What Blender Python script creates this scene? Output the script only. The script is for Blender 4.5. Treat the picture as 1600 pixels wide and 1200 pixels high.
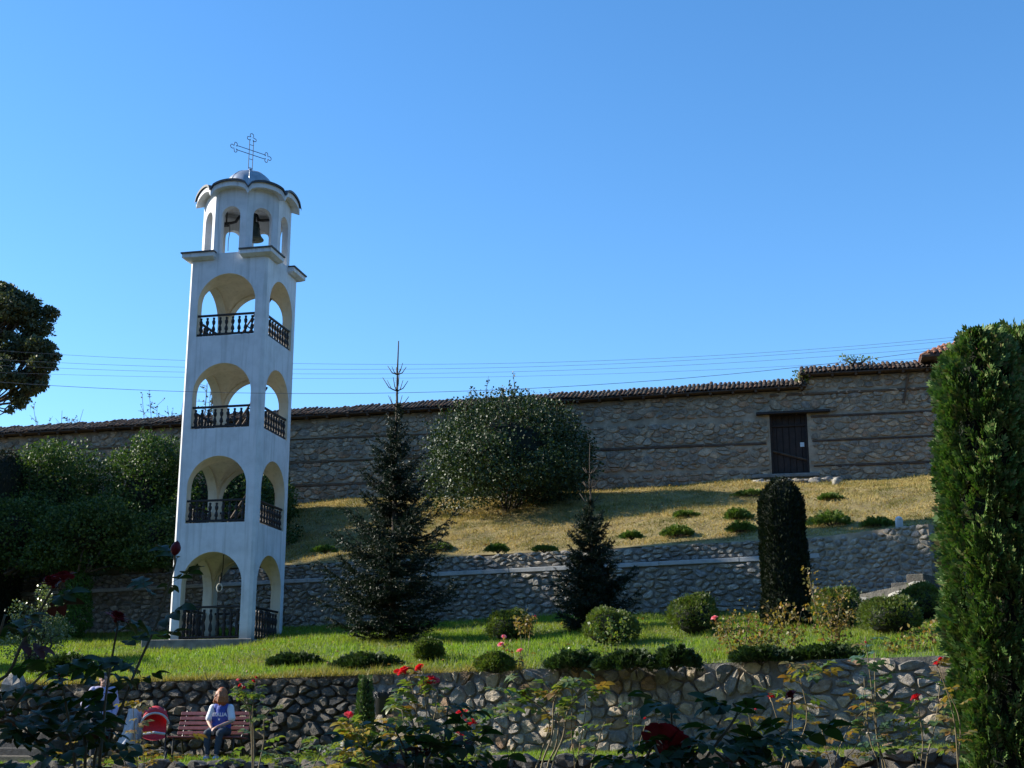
import bpy, bmesh, math, random
import numpy as np
from mathutils import Vector, Matrix
for o in list(bpy.data.objects): bpy.data.objects.remove(o, do_unlink=True)
scene = bpy.context.scene
COL = scene.collection
random.seed(7)
RNG = np.random.default_rng(11)
R = math.radians

# ------------------------------------------------------------------ camera
FPX, PITCH = 2130.0, R(14.2)            # focal length in pixels of a 1600 wide picture, tilt up
cam_d = bpy.data.cameras.new('camera'); cam = bpy.data.objects.new('camera', cam_d); COL.objects.link(cam)
cam.location = (0, 0, 0); cam.rotation_euler = (math.pi/2 + PITCH, 0, 0)
cam_d.sensor_width = 36.0; cam_d.lens = 36.0*FPX/1600.0
cam_d.clip_start = 0.05; cam_d.clip_end = 8000
scene.camera = cam
scene.render.resolution_x, scene.render.resolution_y = 1024, 768

# ------------------------------------------------------------------ sky, sun, exposure
SUN_EL, SUN_A = R(28.0), R(12.2)        # sun to the left, a little ahead of the camera
sun_dir = Vector((-math.cos(SUN_A)*math.cos(SUN_EL), math.sin(SUN_A)*math.cos(SUN_EL), math.sin(SUN_EL)))
world = bpy.data.worlds.new('World'); scene.world = world; world.use_nodes = True
wn = world.node_tree.nodes; wl = world.node_tree.links
for n in list(wn): wn.remove(n)
w_out = wn.new('ShaderNodeOutputWorld'); w_bg = wn.new('ShaderNodeBackground'); w_sky = wn.new('ShaderNodeTexSky')
w_sky.sky_type = 'NISHITA'; w_sky.sun_disc = False
w_sky.sun_elevation = SUN_EL; w_sky.sun_rotation = math.atan2(sun_dir.x, sun_dir.y)
w_sky.altitude = 600; w_sky.air_density = 1.0; w_sky.dust_density = 0.15; w_sky.ozone_density = 3.0
w_bg.inputs['Strength'].default_value = 0.15
w_hs = wn.new('ShaderNodeHueSaturation'); w_hs.inputs['Saturation'].default_value = 1.22; w_hs.inputs['Value'].default_value = 0.91
wl.new(w_sky.outputs[0], w_hs.inputs['Color']); wl.new(w_hs.outputs[0], w_bg.inputs[0]); wl.new(w_bg.outputs[0], w_out.inputs[0])
sun_d = bpy.data.lights.new('sun', 'SUN'); sun = bpy.data.objects.new('sun', sun_d); COL.objects.link(sun)
sun_d.energy = 4.5; sun_d.angle = R(0.53); sun_d.color = (1.0, 0.93, 0.80)
sun.rotation_euler = sun_dir.to_track_quat('Z', 'Y').to_euler()
scene.view_settings.view_transform = 'Standard'; scene.view_settings.look = 'None'
scene.view_settings.exposure = 0.98; scene.view_settings.gamma = 1.0; scene.view_settings.use_curve_mapping = False
scene.render.engine = 'CYCLES'
scene.cycles.max_bounces = 6; scene.cycles.transparent_max_bounces = 8

# ------------------------------------------------------------------ picture <-> place
CP, SP = math.cos(PITCH), math.sin(PITCH)
def depth(Y, Z): return Y*CP + Z*SP
def proj(X, Y, Z):
    d = depth(Y, Z); return 800 + FPX*X/d, 600 - FPX*(Z*CP - Y*SP)/d
def zat(py, Y):
    v = (600-py)/FPX; return Y*(v*CP + SP)/(CP - v*SP)
def at(px, py, Y):
    Z = zat(py, Y); return Vector(((px-800)/FPX*depth(Y, Z), Y, Z))

# ------------------------------------------------------------------ the terraces
def Yf(X): return 26.6 - .36*X                 # front garden wall
def Ym(X): return 41.41 - .428*X                # middle terrace wall
def Yb(X): return 52.09 - .216*X                # tall monastery wall
def zf(X): return 1.11 + .0155*X
def zb(X): return max(-.75, min(-.2, -.45 + .0215*X))
ZM0, ZM1 = 3.2, 5.2
def zB(X): return 8.85 + .008*X
def lump(X, Y, s=1.0): return .05*s*(math.sin(X*.9+Y*.5)+math.sin(X*.37-Y*.8+1.3)+.5*math.sin(X*2.1+Y*1.7))
def lawn_z(X, Y):
    t = (Y-Yf(X))/(Ym(X)-Yf(X)); return zf(X) - .02 + (ZM0-zf(X))*t + lump(X, Y, .6)*min(1, max(0, t*8)) - .2*math.exp(-((X+8.6)**2+(Y-40.6)**2)/8)
def hill_z(X, Y):
    t = (Y-Ym(X))/(Yb(X)-Ym(X)); return ZM1-.12 + (zB(X)-ZM1+.12)*(t**.93 if t > 0 else 0) + lump(X, Y, 1.0)*min(1, max(0, t*6))
def bench_z(X, Y): return zb(X) - .02*(Yf(X)-Y) + lump(X, Y, .2)
def hit(px, py, zfun, y0, y1):
    best = None
    for i in range(400):
        Y = y0 + (y1-y0)*i/399.0
        p = at(px, py, Y); e = abs(p.z - zfun(p.x, Y))
        if best is None or e < best[0]: best = (e, p)
    p = best[1]; return Vector((p.x, p.y, zfun(p.x, p.y)))
def on_lawn(px, py): return hit(px, py, lawn_z, 25, 48)
def on_hill(px, py): return hit(px, py, hill_z, 37, 56)
def on_bench(px, Y):
    X = (px-800)/FPX*depth(Y, -.5); return Vector((X, Y, bench_z(X, Y)))

# ------------------------------------------------------------------ object helpers
def tag(o, label=None, cat=None, group=None, kind=None):
    if label: o['label'] = label
    if cat: o['category'] = cat
    if group: o['group'] = group
    if kind: o['kind'] = kind
    return o
def link(o, parent=None):
    COL.objects.link(o)
    if parent is not None: o.parent = parent
    return o
def thing(name, label, cat, loc=(0,0,0), rz=0.0, group=None):
    o = bpy.data.objects.new(name, None); link(o)
    o.location = loc; o.rotation_euler = (0, 0, rz); o.empty_display_size = .1
    return tag(o, label, cat, group)
def np_mesh(name, V, F, mat=None, smooth=False):
    V = np.asarray(V, dtype=np.float32).reshape(-1, 3); F = np.asarray(F, dtype=np.int32)
    n, k = F.shape
    me = bpy.data.meshes.new(name)
    me.vertices.add(len(V)); me.vertices.foreach_set('co', V.ravel())
    me.loops.add(n*k); me.loops.foreach_set('vertex_index', F.ravel())
    me.polygons.add(n)
    me.polygons.foreach_set('loop_start', np.arange(0, n*k, k, dtype=np.int32))
    if smooth: me.polygons.foreach_set('use_smooth', np.ones(n, dtype=bool))
    me.update(calc_edges=True)
    if mat: me.materials.append(mat)
    return me
def np_obj(name, V, F, mat, parent=None, smooth=False, kind=None):
    o = bpy.data.objects.new(name, np_mesh(name, V, F, mat, smooth)); link(o, parent)
    if kind: o['kind'] = kind
    return o
class MB:
    """collects shapes for ONE mesh object"""
    def __init__(s): s.v = []; s.f = []
    def add(s, V, F):
        b = len(s.v); s.v += [tuple(p) for p in V]; s.f += [tuple(i+b for i in f) for f in F]; return s
    def box(s, x0, x1, y0, y1, z0, z1):
        return s.add([(x0,y0,z0),(x1,y0,z0),(x1,y1,z0),(x0,y1,z0),(x0,y0,z1),(x1,y0,z1),(x1,y1,z1),(x0,y1,z1)],
              [(0,3,2,1),(4,5,6,7),(0,1,5,4),(1,2,6,5),(2,3,7,6),(3,0,4,7)])
    def bbox(s, x0, x1, y0, y1, z0, z1, b=.01):
        """box with chamfered long edges in all directions"""
        bm = bmesh.new(); bmesh.ops.create_cube(bm, size=1)
        for v in bm.verts:
            v.co = ((x0+x1)/2 + v.co.x*(x1-x0), (y0+y1)/2 + v.co.y*(y1-y0), (z0+z1)/2 + v.co.z*(z1-z0))
        bmesh.ops.bevel(bm, geom=list(bm.edges), offset=b, segments=1, affect='EDGES', profile=.5)
        bm.verts.index_update(); s.add([v.co[:] for v in bm.verts], [[v.index for v in f.verts] for f in bm.faces]); bm.free(); return s
    def tube(s, pts, rad, seg=6, cap=True):
        pts = [Vector(p) for p in pts]; n = len(pts)
        if not hasattr(rad, '__len__'): rad = [rad]*n
        b = len(s.v); up = None
        for i, p in enumerate(pts):
            d = (pts[min(i+1, n-1)] - pts[max(i-1, 0)]).normalized()
            if up is None:
                up = Vector((0,0,1)) if abs(d.z) < .9 else Vector((1,0,0))
            x = d.cross(up)
            if x.length < 1e-5: x = d.orthogonal()
            x.normalize(); y = x.cross(d).normalized(); up = y
            for k in range(seg):
                a = 2*math.pi*k/seg; s.v.append(tuple(p + x*(rad[i]*math.cos(a)) + y*(rad[i]*math.sin(a))))
        for i in range(n-1):
            for k in range(seg):
                k2 = (k+1) % seg
                s.f.append((b+i*seg+k, b+i*seg+k2, b+(i+1)*seg+k2, b+(i+1)*seg+k))
        if cap:
            s.f.append(tuple(b+k for k in range(seg))[::-1]); s.f.append(tuple(b+(n-1)*seg+k for k in range(seg)))
        return s
    def lathe(s, prof, seg=12, c=(0,0,0), cap=True):
        b = len(s.v); n = len(prof)
        for r, z in prof:
            for k in range(seg):
                a = 2*math.pi*k/seg; s.v.append((c[0]+r*math.cos(a), c[1]+r*math.sin(a), c[2]+z))
        for i in range(n-1):
            for k in range(seg):
                k2 = (k+1) % seg; s.f.append((b+i*seg+k, b+i*seg+k2, b+(i+1)*seg+k2, b+(i+1)*seg+k))
        if cap:
            s.f.append(tuple(b+k for k in range(seg))[::-1]); s.f.append(tuple(b+(n-1)*seg+k for k in range(seg)))
        return s
    def ball(s, c, r, seg=12, rings=8, M=None):
        if not hasattr(r, '__len__'): r = (r, r, r)
        b = len(s.v); c = Vector(c)
        pts = [Vector((0,0,-r[2]))]
        for i in range(1, rings):
            t = -math.pi/2 + math.pi*i/rings
            for k in range(seg):
                a = 2*math.pi*k/seg; pts.append(Vector((r[0]*math.cos(t)*math.cos(a), r[1]*math.cos(t)*math.sin(a), r[2]*math.sin(t))))
        pts.append(Vector((0,0,r[2])))
        if M is not None: pts = [M @ p for p in pts]
        s.v += [tuple(c+p) for p in pts]
        for k in range(seg): s.f.append((b, b+1+(k+1) % seg, b+1+k))
        for i in range(rings-2):
            for k in range(seg):
                k2 = (k+1) % seg; q = b+1+i*seg; s.f.append((q+k, q+k2, q+seg+k2, q+seg+k))
        q = b+1+(rings-2)*seg; top = b+1+(rings-1)*seg
        for k in range(seg): s.f.append((q+k, q+(k+1) % seg, top))
        return s
    def grid(s, nu, nv, fn, flip=False):
        b = len(s.v)
        for i in range(nu+1):
            for j in range(nv+1): s.v.append(tuple(fn(i/nu, j/nv)))
        for i in range(nu):
            for j in range(nv):
                q = (b+i*(nv+1)+j, b+(i+1)*(nv+1)+j, b+(i+1)*(nv+1)+j+1, b+i*(nv+1)+j+1)
                s.f.append(q[::-1] if flip else q)
        return s
    def prism(s, poly, z0, z1):
        b = len(s.v); n = len(poly)
        s.v += [(x, y, z0) for x, y in poly] + [(x, y, z1) for x, y in poly]
        s.f.append(tuple(b+i for i in range(n))[::-1]); s.f.append(tuple(b+n+i for i in range(n)))
        for i in range(n):
            j = (i+1) % n; s.f.append((b+i, b+j, b+n+j, b+n+i))
        return s
    def mesh(s, name, mat, smooth=False):
        me = bpy.data.meshes.new(name); me.from_pydata(s.v, [], s.f); me.validate(); me.update()
        if mat: me.materials.append(mat)
        if smooth: me.polygons.foreach_set('use_smooth', np.ones(len(me.polygons), dtype=bool))
        return me
    def build(s, name, mat, parent=None, smooth=False, kind=None, loc=None, rot=None):
        o = bpy.data.objects.new(name, s.mesh(name, mat, smooth)); link(o, parent)
        if loc is not None: o.location = loc
        if rot is not None: o.rotation_euler = rot
        if kind: o['kind'] = kind
        return o
def inst(name, me, parent=None, loc=(0,0,0), rot=(0,0,0), sc=(1,1,1)):
    o = bpy.data.objects.new(name, me); link(o, parent); o.location = loc; o.rotation_euler = rot; o.scale = sc; return o
def scatter(TV, TF, P, A, H, S):
    """copies of a template (x side, y along, z normal) at P, along A, normal near H, scale S -> arrays"""
    TV = np.asarray(TV, float); TF = np.asarray(TF, int); N = len(P)
    A = A/np.maximum(np.linalg.norm(A, axis=1, keepdims=True), 1e-9)
    X = np.cross(A, H); X /= np.maximum(np.linalg.norm(X, axis=1, keepdims=True), 1e-9)
    Z = np.cross(X, A)
    S = np.asarray(S, float)
    if S.ndim == 0: S = np.full(N, float(S))
    if S.ndim == 1: S = np.stack([S, S, S], 1)
    T = TV[None, :, :]*S[:, None, :]
    V = P[:, None, :] + T[:, :, 0:1]*X[:, None, :] + T[:, :, 1:2]*A[:, None, :] + T[:, :, 2:3]*Z[:, None, :]
    F = TF[None, :, :] + (np.arange(N)*len(TV))[:, None, None]
    return V.reshape(-1, 3), F.reshape(-1, TF.shape[1])
def unit(N): 
    v = RNG.normal(size=(N, 3)); return v/np.linalg.norm(v, axis=1, keepdims=True)
LEAF_V = [(0,0,0), (-.32,.45,.10), (0,1,0), (.32,.45,.10)]; LEAF_F = [(0,3,2,1)]
NEED_V = [(-.5,0,0), (.5,0,0), (0,1,0)]; NEED_F = [(0,1,2)]

# ------------------------------------------------------------------ materials
def new_mat(name):
    m = bpy.data.materials.new(name); m.use_nodes = True
    nt = m.node_tree; b = nt.nodes['Principled BSDF']; return m, nt, b
def node(nt, t, **kw):
    n = nt.nodes.new(t)
    for k, v in kw.items():
        if k.startswith('_'): setattr(n, k[1:], v)
        else: n.inputs[k].default_value = v
    return n
def ramp(nt, fac, cols, interp='LINEAR'):
    r = nt.nodes.new('ShaderNodeValToRGB'); e = r.color_ramp.elements
    r.color_ramp.interpolation = interp
    while len(e) < len(cols): e.new(.5)
    for i, (p, c) in enumerate(cols): e[i].position = p; e[i].color = (c[0], c[1], c[2], 1)
    nt.links.new(fac, r.inputs[0]); return r.outputs[0]
def mix(nt, fac, a, b, mode='MIX'):
    n = nt.nodes.new('ShaderNodeMix'); n.data_type = 'RGBA'; n.blend_type = mode
    for sock, v in ((n.inputs[0], fac), (n.inputs[6], a), (n.inputs[7], b)):
        if isinstance(v, (int, float)): sock.default_value = v
        elif isinstance(v, tuple): sock.default_value = (v[0], v[1], v[2], 1)
        else: nt.links.new(v, sock)
    return n.outputs[2]
def noise(nt, scale, detail=4, rough=.55, space='Object', dim=None):
    tc = nt.nodes.new('ShaderNodeTexCoord'); n = node(nt, 'ShaderNodeTexNoise', Scale=scale, Detail=detail, Roughness=rough)
    if space == 'World':
        g = nt.nodes.new('ShaderNodeNewGeometry'); nt.links.new(g.outputs['Position'], n.inputs['Vector'])
    else: nt.links.new(tc.outputs[space], n.inputs['Vector'])
    return n.outputs['Fac']
def rnd(nt):
    """random per piece: object and island together"""
    g = nt.nodes.new('ShaderNodeNewGeometry'); oi = nt.nodes.new('ShaderNodeObjectInfo')
    a = node(nt, 'ShaderNodeMath', _operation='ADD'); nt.links.new(g.outputs['Random Per Island'], a.inputs[0]); nt.links.new(oi.outputs['Random'], a.inputs[1])
    f = node(nt, 'ShaderNodeMath', _operation='FRACT'); nt.links.new(a.outputs[0], f.inputs[0]); return f.outputs[0]
def bump(nt, b, h, strength=.4, dist=.02):
    n = node(nt, 'ShaderNodeBump', Strength=strength, Distance=dist); nt.links.new(h, n.inputs['Height']); nt.links.new(n.outputs[0], b.inputs['Normal'])
def mat_plain(name, cols, scale=6, rough=.7, bs=.2, bd=.01, metal=0, space='Object', detail=5, spec=None):
    """colour ramp over noise + fine relief"""
    m, nt, b = new_mat(name)
    f = noise(nt, scale, detail, .6, space)
    nt.links.new(ramp(nt, f, [(.3+.4*i/max(1, len(cols)-1), c) for i, c in enumerate(cols)]), b.inputs['Base Color'])
    b.inputs['Roughness'].default_value = rough; b.inputs['Metallic'].default_value = metal
    if spec is not None: b.inputs['Specular IOR Level'].default_value = spec
    if bs: bump(nt, b, noise(nt, scale*5, 4, .6, space), bs, bd)
    return m
def mat_stone(name, cols, mortar=False, scale=9, rough=.85, bs=1.0, tint=None):
    m, nt, b = new_mat(name)
    n = len(cols)
    base = ramp(nt, rnd(nt), [(i/n, c) for i, c in enumerate(cols)], 'CONSTANT')
    f = noise(nt, scale, 6, .65, 'World')
    base = mix(nt, .75, base, ramp(nt, f, [(.28, (.25,.25,.25)), (.5, (.8,.8,.8)), (.70, (1.35,1.32,1.25))]), 'MULTIPLY')
    f2 = noise(nt, scale*.22, 4, .6, 'World')
    base = mix(nt, ramp(nt, f2, [(.5,(0,0,0)), (.68,(.55,.55,.55))]), base, (.10,.105,.085))
    nt.links.new(base, b.inputs['Base Color']); b.inputs['Roughness'].default_value = rough
    b.inputs['Specular IOR Level'].default_value = .25
    bump(nt, b, noise(nt, scale*2.2, 8, .75, 'World'), bs, .06)
    return m
def mat_leaf(name, cols, rough=.45, trans=.35, tcol=None, spec=.5, big=None, bigscale=.5):
    m, nt, b = new_mat(name)
    n = len(cols)
    base = ramp(nt, rnd(nt), [(i/max(1, n-1), c) for i, c in enumerate(cols)])
    if big: base = mix(nt, ramp(nt, noise(nt, bigscale, 4, .6, 'World'), [(.42,(0,0,0)), (.62,(1,1,1))]), base, big)
    nt.links.new(base, b.inputs['Base Color']); b.inputs['Roughness'].default_value = rough
    b.inputs['Specular IOR Level'].default_value = spec
    if trans:
        t = nt.nodes.new('ShaderNodeBsdfTranslucent'); ms = nt.nodes.new('ShaderNodeMixShader'); ms.inputs[0].default_value = trans
        nt.links.new(mix(nt, 1.0, base, tcol or (1.5,1.5,.7), 'MULTIPLY'), t.inputs[0])
        out = nt.nodes['Material Output']
        nt.links.new(b.outputs[0], ms.inputs[1]); nt.links.new(t.outputs[0], ms.inputs[2]); nt.links.new(ms.outputs[0], out.inputs[0])
    return m
M = {}
# plaster of the tower: white, a little dirt with its own shape, drip stains
def plaster(name, c, dirt):
    m, nt, b = new_mat(name)
    f = noise(nt, 1.6, 6, .65)
    base = mix(nt, ramp(nt, f, [(.42,(0,0,0)), (.75,(.7,.7,.7))]), c, dirt)
    tc = nt.nodes.new('ShaderNodeTexCoord'); mp = node(nt, 'ShaderNodeMapping'); mp.inputs['Scale'].default_value = (9, 9, .5)
    nt.links.new(tc.outputs['Object'], mp.inputs[0]); n2 = node(nt, 'ShaderNodeTexNoise', Scale=1.0, Detail=4); nt.links.new(mp.outputs[0], n2.inputs[0])
    base = mix(nt, ramp(nt, n2.outputs['Fac'], [(.52,(0,0,0)), (.74,(.8,.8,.8))]), base, dirt)
    sx = nt.nodes.new('ShaderNodeSeparateXYZ'); nt.links.new(tc.outputs['Object'], sx.inputs[0])
    ad = node(nt, 'ShaderNodeMath', _operation='MULTIPLY_ADD'); ad.inputs[1].default_value = .5; nt.links.new(f, ad.inputs[0]); nt.links.new(sx.outputs['Z'], ad.inputs[2])
    base = mix(nt, ramp(nt, ad.outputs[0], [(.30,(.7,.7,.7)), (.62,(0,0,0))]), base, (.25,.26,.22))   # splash-back dirt at the foot
    nt.links.new(base, b.inputs['Base Color']); b.inputs['Roughness'].default_value = .8; b.inputs['Specular IOR Level'].default_value = .2
    bump(nt, b, noise(nt, 30, 5, .6), .25, .01)
    return m
M['white'] = plaster('white_plaster', (.72,.73,.75), (.48,.49,.49))
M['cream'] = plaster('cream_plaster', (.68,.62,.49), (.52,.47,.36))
M['concrete'] = mat_plain('concrete', [(.26,.27,.27), (.36,.37,.37), (.44,.44,.43)], 3, .9, .5, .01)
M['plinth'] = mat_plain('plinth_concrete', [(.12,.115,.10), (.20,.19,.17), (.26,.25,.22)], 4, .9, .5, .01)
M['darkwood'] = mat_plain('dark_wood', [(.006,.004,.004), (.011,.007,.006), (.02,.013,.01)], 12, .6, .4, .004)
M['oldwood'] = mat_plain('old_wood', [(.035,.022,.015), (.07,.045,.03), (.11,.075,.05)], 7, .8, .5, .01)
M['doorwood'] = mat_plain('door_wood', [(.012,.007,.005), (.02,.011,.008), (.034,.019,.013)], 6, .75, .5, .006)
M['beam'] = mat_plain('tie_beam_wood', [(.06,.04,.025), (.11,.07,.04), (.17,.105,.06)], 5, .85, .5, .01)
M['slate'] = mat_plain('slate', [(.03,.032,.036), (.05,.052,.058), (.075,.076,.08)], 8, .6, .4, .01)
M['zinc'] = mat_plain('zinc_sheet', [(.30,.32,.34), (.40,.42,.44), (.50,.51,.52)], 5, .42, .15, .01, .75)
M['iron'] = mat_plain('iron', [(.02,.02,.022), (.035,.035,.038)], 10, .5, .2, .004, .3)
M['bronze'] = mat_plain('bronze', [(.035,.05,.04), (.06,.075,.055), (.085,.085,.06)], 9, .5, .3, .005, .5)
M['rope'] = mat_plain('rope', [(.05,.045,.035), (.09,.08,.06)], 20, .9, .3, .004)
M['rope_w'] = mat_plain('rope_white', [(.6,.58,.5), (.75,.73,.66)], 20, .8, .3, .004)
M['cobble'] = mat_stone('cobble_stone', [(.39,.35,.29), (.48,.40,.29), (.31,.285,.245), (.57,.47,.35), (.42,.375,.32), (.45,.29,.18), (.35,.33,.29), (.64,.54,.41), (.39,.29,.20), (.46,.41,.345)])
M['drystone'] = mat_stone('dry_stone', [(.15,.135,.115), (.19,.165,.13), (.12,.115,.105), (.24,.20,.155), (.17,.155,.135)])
M['terrace_stone'] = mat_stone('terrace_stone', [(.38,.35,.31), (.46,.41,.34), (.30,.29,.27), (.54,.49,.41), (.41,.37,.31), (.35,.335,.31)])
M['wall_stone'] = mat_stone('rubble_stone', [(.40,.33,.25), (.50,.40,.285), (.28,.24,.19), (.44,.37,.285), (.56,.44,.31), (.33,.30,.255), (.45,.31,.21), (.41,.345,.255)], scale=7)
M['pale_stone'] = mat_stone('pale_stone', [(.5,.47,.4), (.58,.55,.48)])
M['mortar'] = mat_plain('mortar', [(.13,.118,.098), (.20,.18,.15), (.28,.255,.21)], 5, .95, .8, .02, space='Object', detail=7)
M['mortar_old'] = mat_plain('lime_mortar', [(.20,.16,.115), (.30,.245,.175), (.46,.38,.285)], 2.2, .95, .8, .02, detail=8)
M['earth'] = mat_plain('earth_joint', [(.05,.045,.035), (.09,.08,.06), (.12,.105,.08)], 5, .95, .8, .02, detail=7)
M['stucco'] = mat_plain('limewash', [(.55,.53,.46), (.66,.64,.57), (.74,.72,.66)], 2, .9, .5, .01)
M['tile'] = mat_stone('roof_tile', [(.10,.06,.042), (.12,.075,.05), (.08,.06,.046), (.15,.085,.055), (.07,.058,.05), (.11,.085,.065)], scale=12, bs=.4)
M['redtile'] = mat_stone('red_roof_tile', [(.33,.13,.075), (.38,.16,.09), (.27,.115,.07), (.42,.20,.12)], scale=12, bs=.3)
# ------------------------------------------------------------------ ground, lawns, banks
M['lawn_soil'] = mat_plain('lawn_soil', [(.05,.07,.015), (.08,.11,.025), (.12,.13,.04)], 3, .95, .6, .03, space='Object')
M['hill_soil'] = mat_plain('hill_soil', [(.13,.092,.032), (.21,.158,.058), (.29,.225,.085)], 2, .95, .6, .03, space='Object')
M['bed_soil'] = mat_plain('bed_soil', [(.035,.03,.02), (.06,.05,.035), (.07,.075,.03)], 2, .95, .6, .03, space='Object')
def sheet(name, x0, x1, nx, ny, ya, yb, zfun, mat):
    m = MB(); m.grid(nx, ny, lambda u, v: (lambda X: (lambda Y: (X, Y, zfun(X, Y)))(ya(X)+(yb(X)-ya(X))*v))(x0+(x1-x0)*u))
    return tag(m.build(name, mat, smooth=True), kind='structure')
m = MB(); m.add([(-3000,-3000,-1.6), (3000,-3000,-1.6), (3000,3000,-1.6), (-3000,3000,-1.6)], [(0,1,2,3)])
tag(m.build('ground', M['bed_soil']), kind='structure')
sheet('bench_lawn', -40, 30, 140, 8, lambda X: Yf(X)-3.3, lambda X: Yf(X)+.2, bench_z, M['lawn_soil'])
sheet('lawn', -40, 30, 200, 48, lambda X: Yf(X)+.12, lambda X: Ym(X)+.2, lawn_z, M['lawn_soil'])
sheet('hillside', -40, 30, 160, 40, lambda X: Ym(X)+.25, lambda X: Yb(X)+.2, hill_z, M['hill_soil'])
m = MB(); m.grid(30, 12, lambda u, v: (-150+300*u, Yb(-150+300*u)+.6+160*v, 8.7+.4*math.sin(u*9)*v))
tag(m.build('plateau', M['hill_soil'], smooth=True), kind='structure')

def blades(name, x0, x1, ya, yb, zfun, n, h, w, mat, lean=.5, keep=None):
    X = RNG.uniform(x0, x1, n); t = RNG.uniform(0, 1, n)
    Y0 = np.array([ya(x) for x in X]); Y1 = np.array([yb(x) for x in X]); Y = Y0 + (Y1-Y0)*t
    if keep is not None:
        k = np.array([keep(x, y) for x, y in zip(X, Y)]); X, Y = X[k], Y[k]
    n = len(X)
    Z = np.array([zfun(x, y) for x, y in zip(X, Y)]) - .01
    P = np.stack([X, Y, Z], 1); A = np.stack([RNG.normal(0, lean, n), RNG.normal(0, lean, n), np.ones(n)], 1)
    H = np.stack([RNG.normal(0, 1, n), RNG.normal(0, 1, n), np.zeros(n)], 1)
    cl = .5+.5*np.sin(X*2.3+1.7*np.sin(Y*1.9))*np.sin(Y*2.9+1.3*np.sin(X*1.7)); cl2 = .5+.5*np.sin(X*7.1+2*np.sin(Y*5.3))*np.sin(Y*8.3+2*np.sin(X*4.9))
    S = np.stack([w*RNG.uniform(.7, 1.4, n), h*RNG.uniform(.5, 1.5, n)*(.35+.75*cl+.75*cl2**2), np.ones(n)], 1)
    V, F = scatter(NEED_V, NEED_F, P, A, H, S)
    return np_obj(name, V, F, mat, kind='stuff')
M['grass'] = mat_leaf('grass', [(.08,.155,.013), (.13,.225,.022), (.175,.27,.033), (.24,.29,.045)], .5, .45, (1.5,1.6,.5), .35, big=(.17,.19,.04), bigscale=.45)
M['drygrass'] = mat_leaf('dry_grass', [(.40,.295,.10), (.52,.40,.145), (.26,.235,.06), (.62,.50,.22), (.33,.21,.085)], .6, .3, (1.2,1.1,.7), .25, big=(.15,.15,.03), bigscale=.9)
M['edgegrass'] = mat_leaf('edge_grass', [(.22,.20,.05), (.28,.23,.07), (.18,.19,.045)], .55, .4, (1.4,1.3,.6), .3)
o = blades('lawn_grass', -19, 13, lambda X: Yf(X)+.1, lambda X: Ym(X)-.05, lawn_z, 230000, .11, .018, M['grass'], .45)
tag(o, 'short bright green lawn grass around the white bell tower', 'grass')
o = blades('hillside_grass', -19, 15, lambda X: Ym(X)+.45, lambda X: Yb(X)-.05, hill_z, 170000, .10, .02, M['drygrass'], .9)
tag(o, 'dry yellow grass on the bank under the tall stone wall', 'grass')
o = blades('edge_grass', -19, 0.2, lambda X: Yf(X)-.12, lambda X: Yf(X)+.5, lambda X, Y: zf(X)-.02, 16000, .16, .014, M['edgegrass'], .7)
tag(o, 'yellowing grass fringe hanging over the left part of the front wall', 'grass')
o = blades('bench_grass', -14, 11, lambda X: Yf(X)-3.2, lambda X: Yf(X)-.1, bench_z, 60000, .07, .013, M['grass'], .6)
tag(o, 'narrow strip of grass at the foot of the front garden wall', 'grass')

def litter(name, label, x0, x1, ya, yb, zfun, n, mat):
    X = RNG.uniform(x0, x1, n); Y = np.array([RNG.uniform(ya(x), yb(x)) for x in X]); Z = np.array([zfun(x, y) for x, y in zip(X, Y)])+RNG.uniform(.03, .09, n)
    A = np.stack([RNG.normal(0,1,n), RNG.normal(0,1,n), RNG.normal(0,.25,n)], 1); H = np.stack([RNG.normal(0,.4,n), RNG.normal(0,.4,n), np.ones(n)], 1)
    V, F = scatter(LEAF_V, LEAF_F, np.stack([X, Y, Z], 1), A, H, RNG.uniform(.05, .12, n)); tag(np_obj(name, V, F, mat, kind='stuff'), label, 'fallen leaves')
M['litter'] = mat_leaf('fallen_leaf', [(.30,.18,.05), (.22,.12,.04), (.38,.28,.08), (.16,.09,.04)], .6, .3, (1.2,1.1,.6), .3)
litter('fallen_leaves', 'yellow and brown fallen leaves scattered over the green lawn', -15, 12, lambda X: Yf(X)+.3, lambda X: Ym(X)-.3, lawn_z, 1500, M['litter'])
litter('dry_leaves', 'brown dry leaves scattered over the dry bank', -12, 13, lambda X: Ym(X)+.6, lambda X: Yb(X)-.3, hill_z, 1300, M['litter'])
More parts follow.
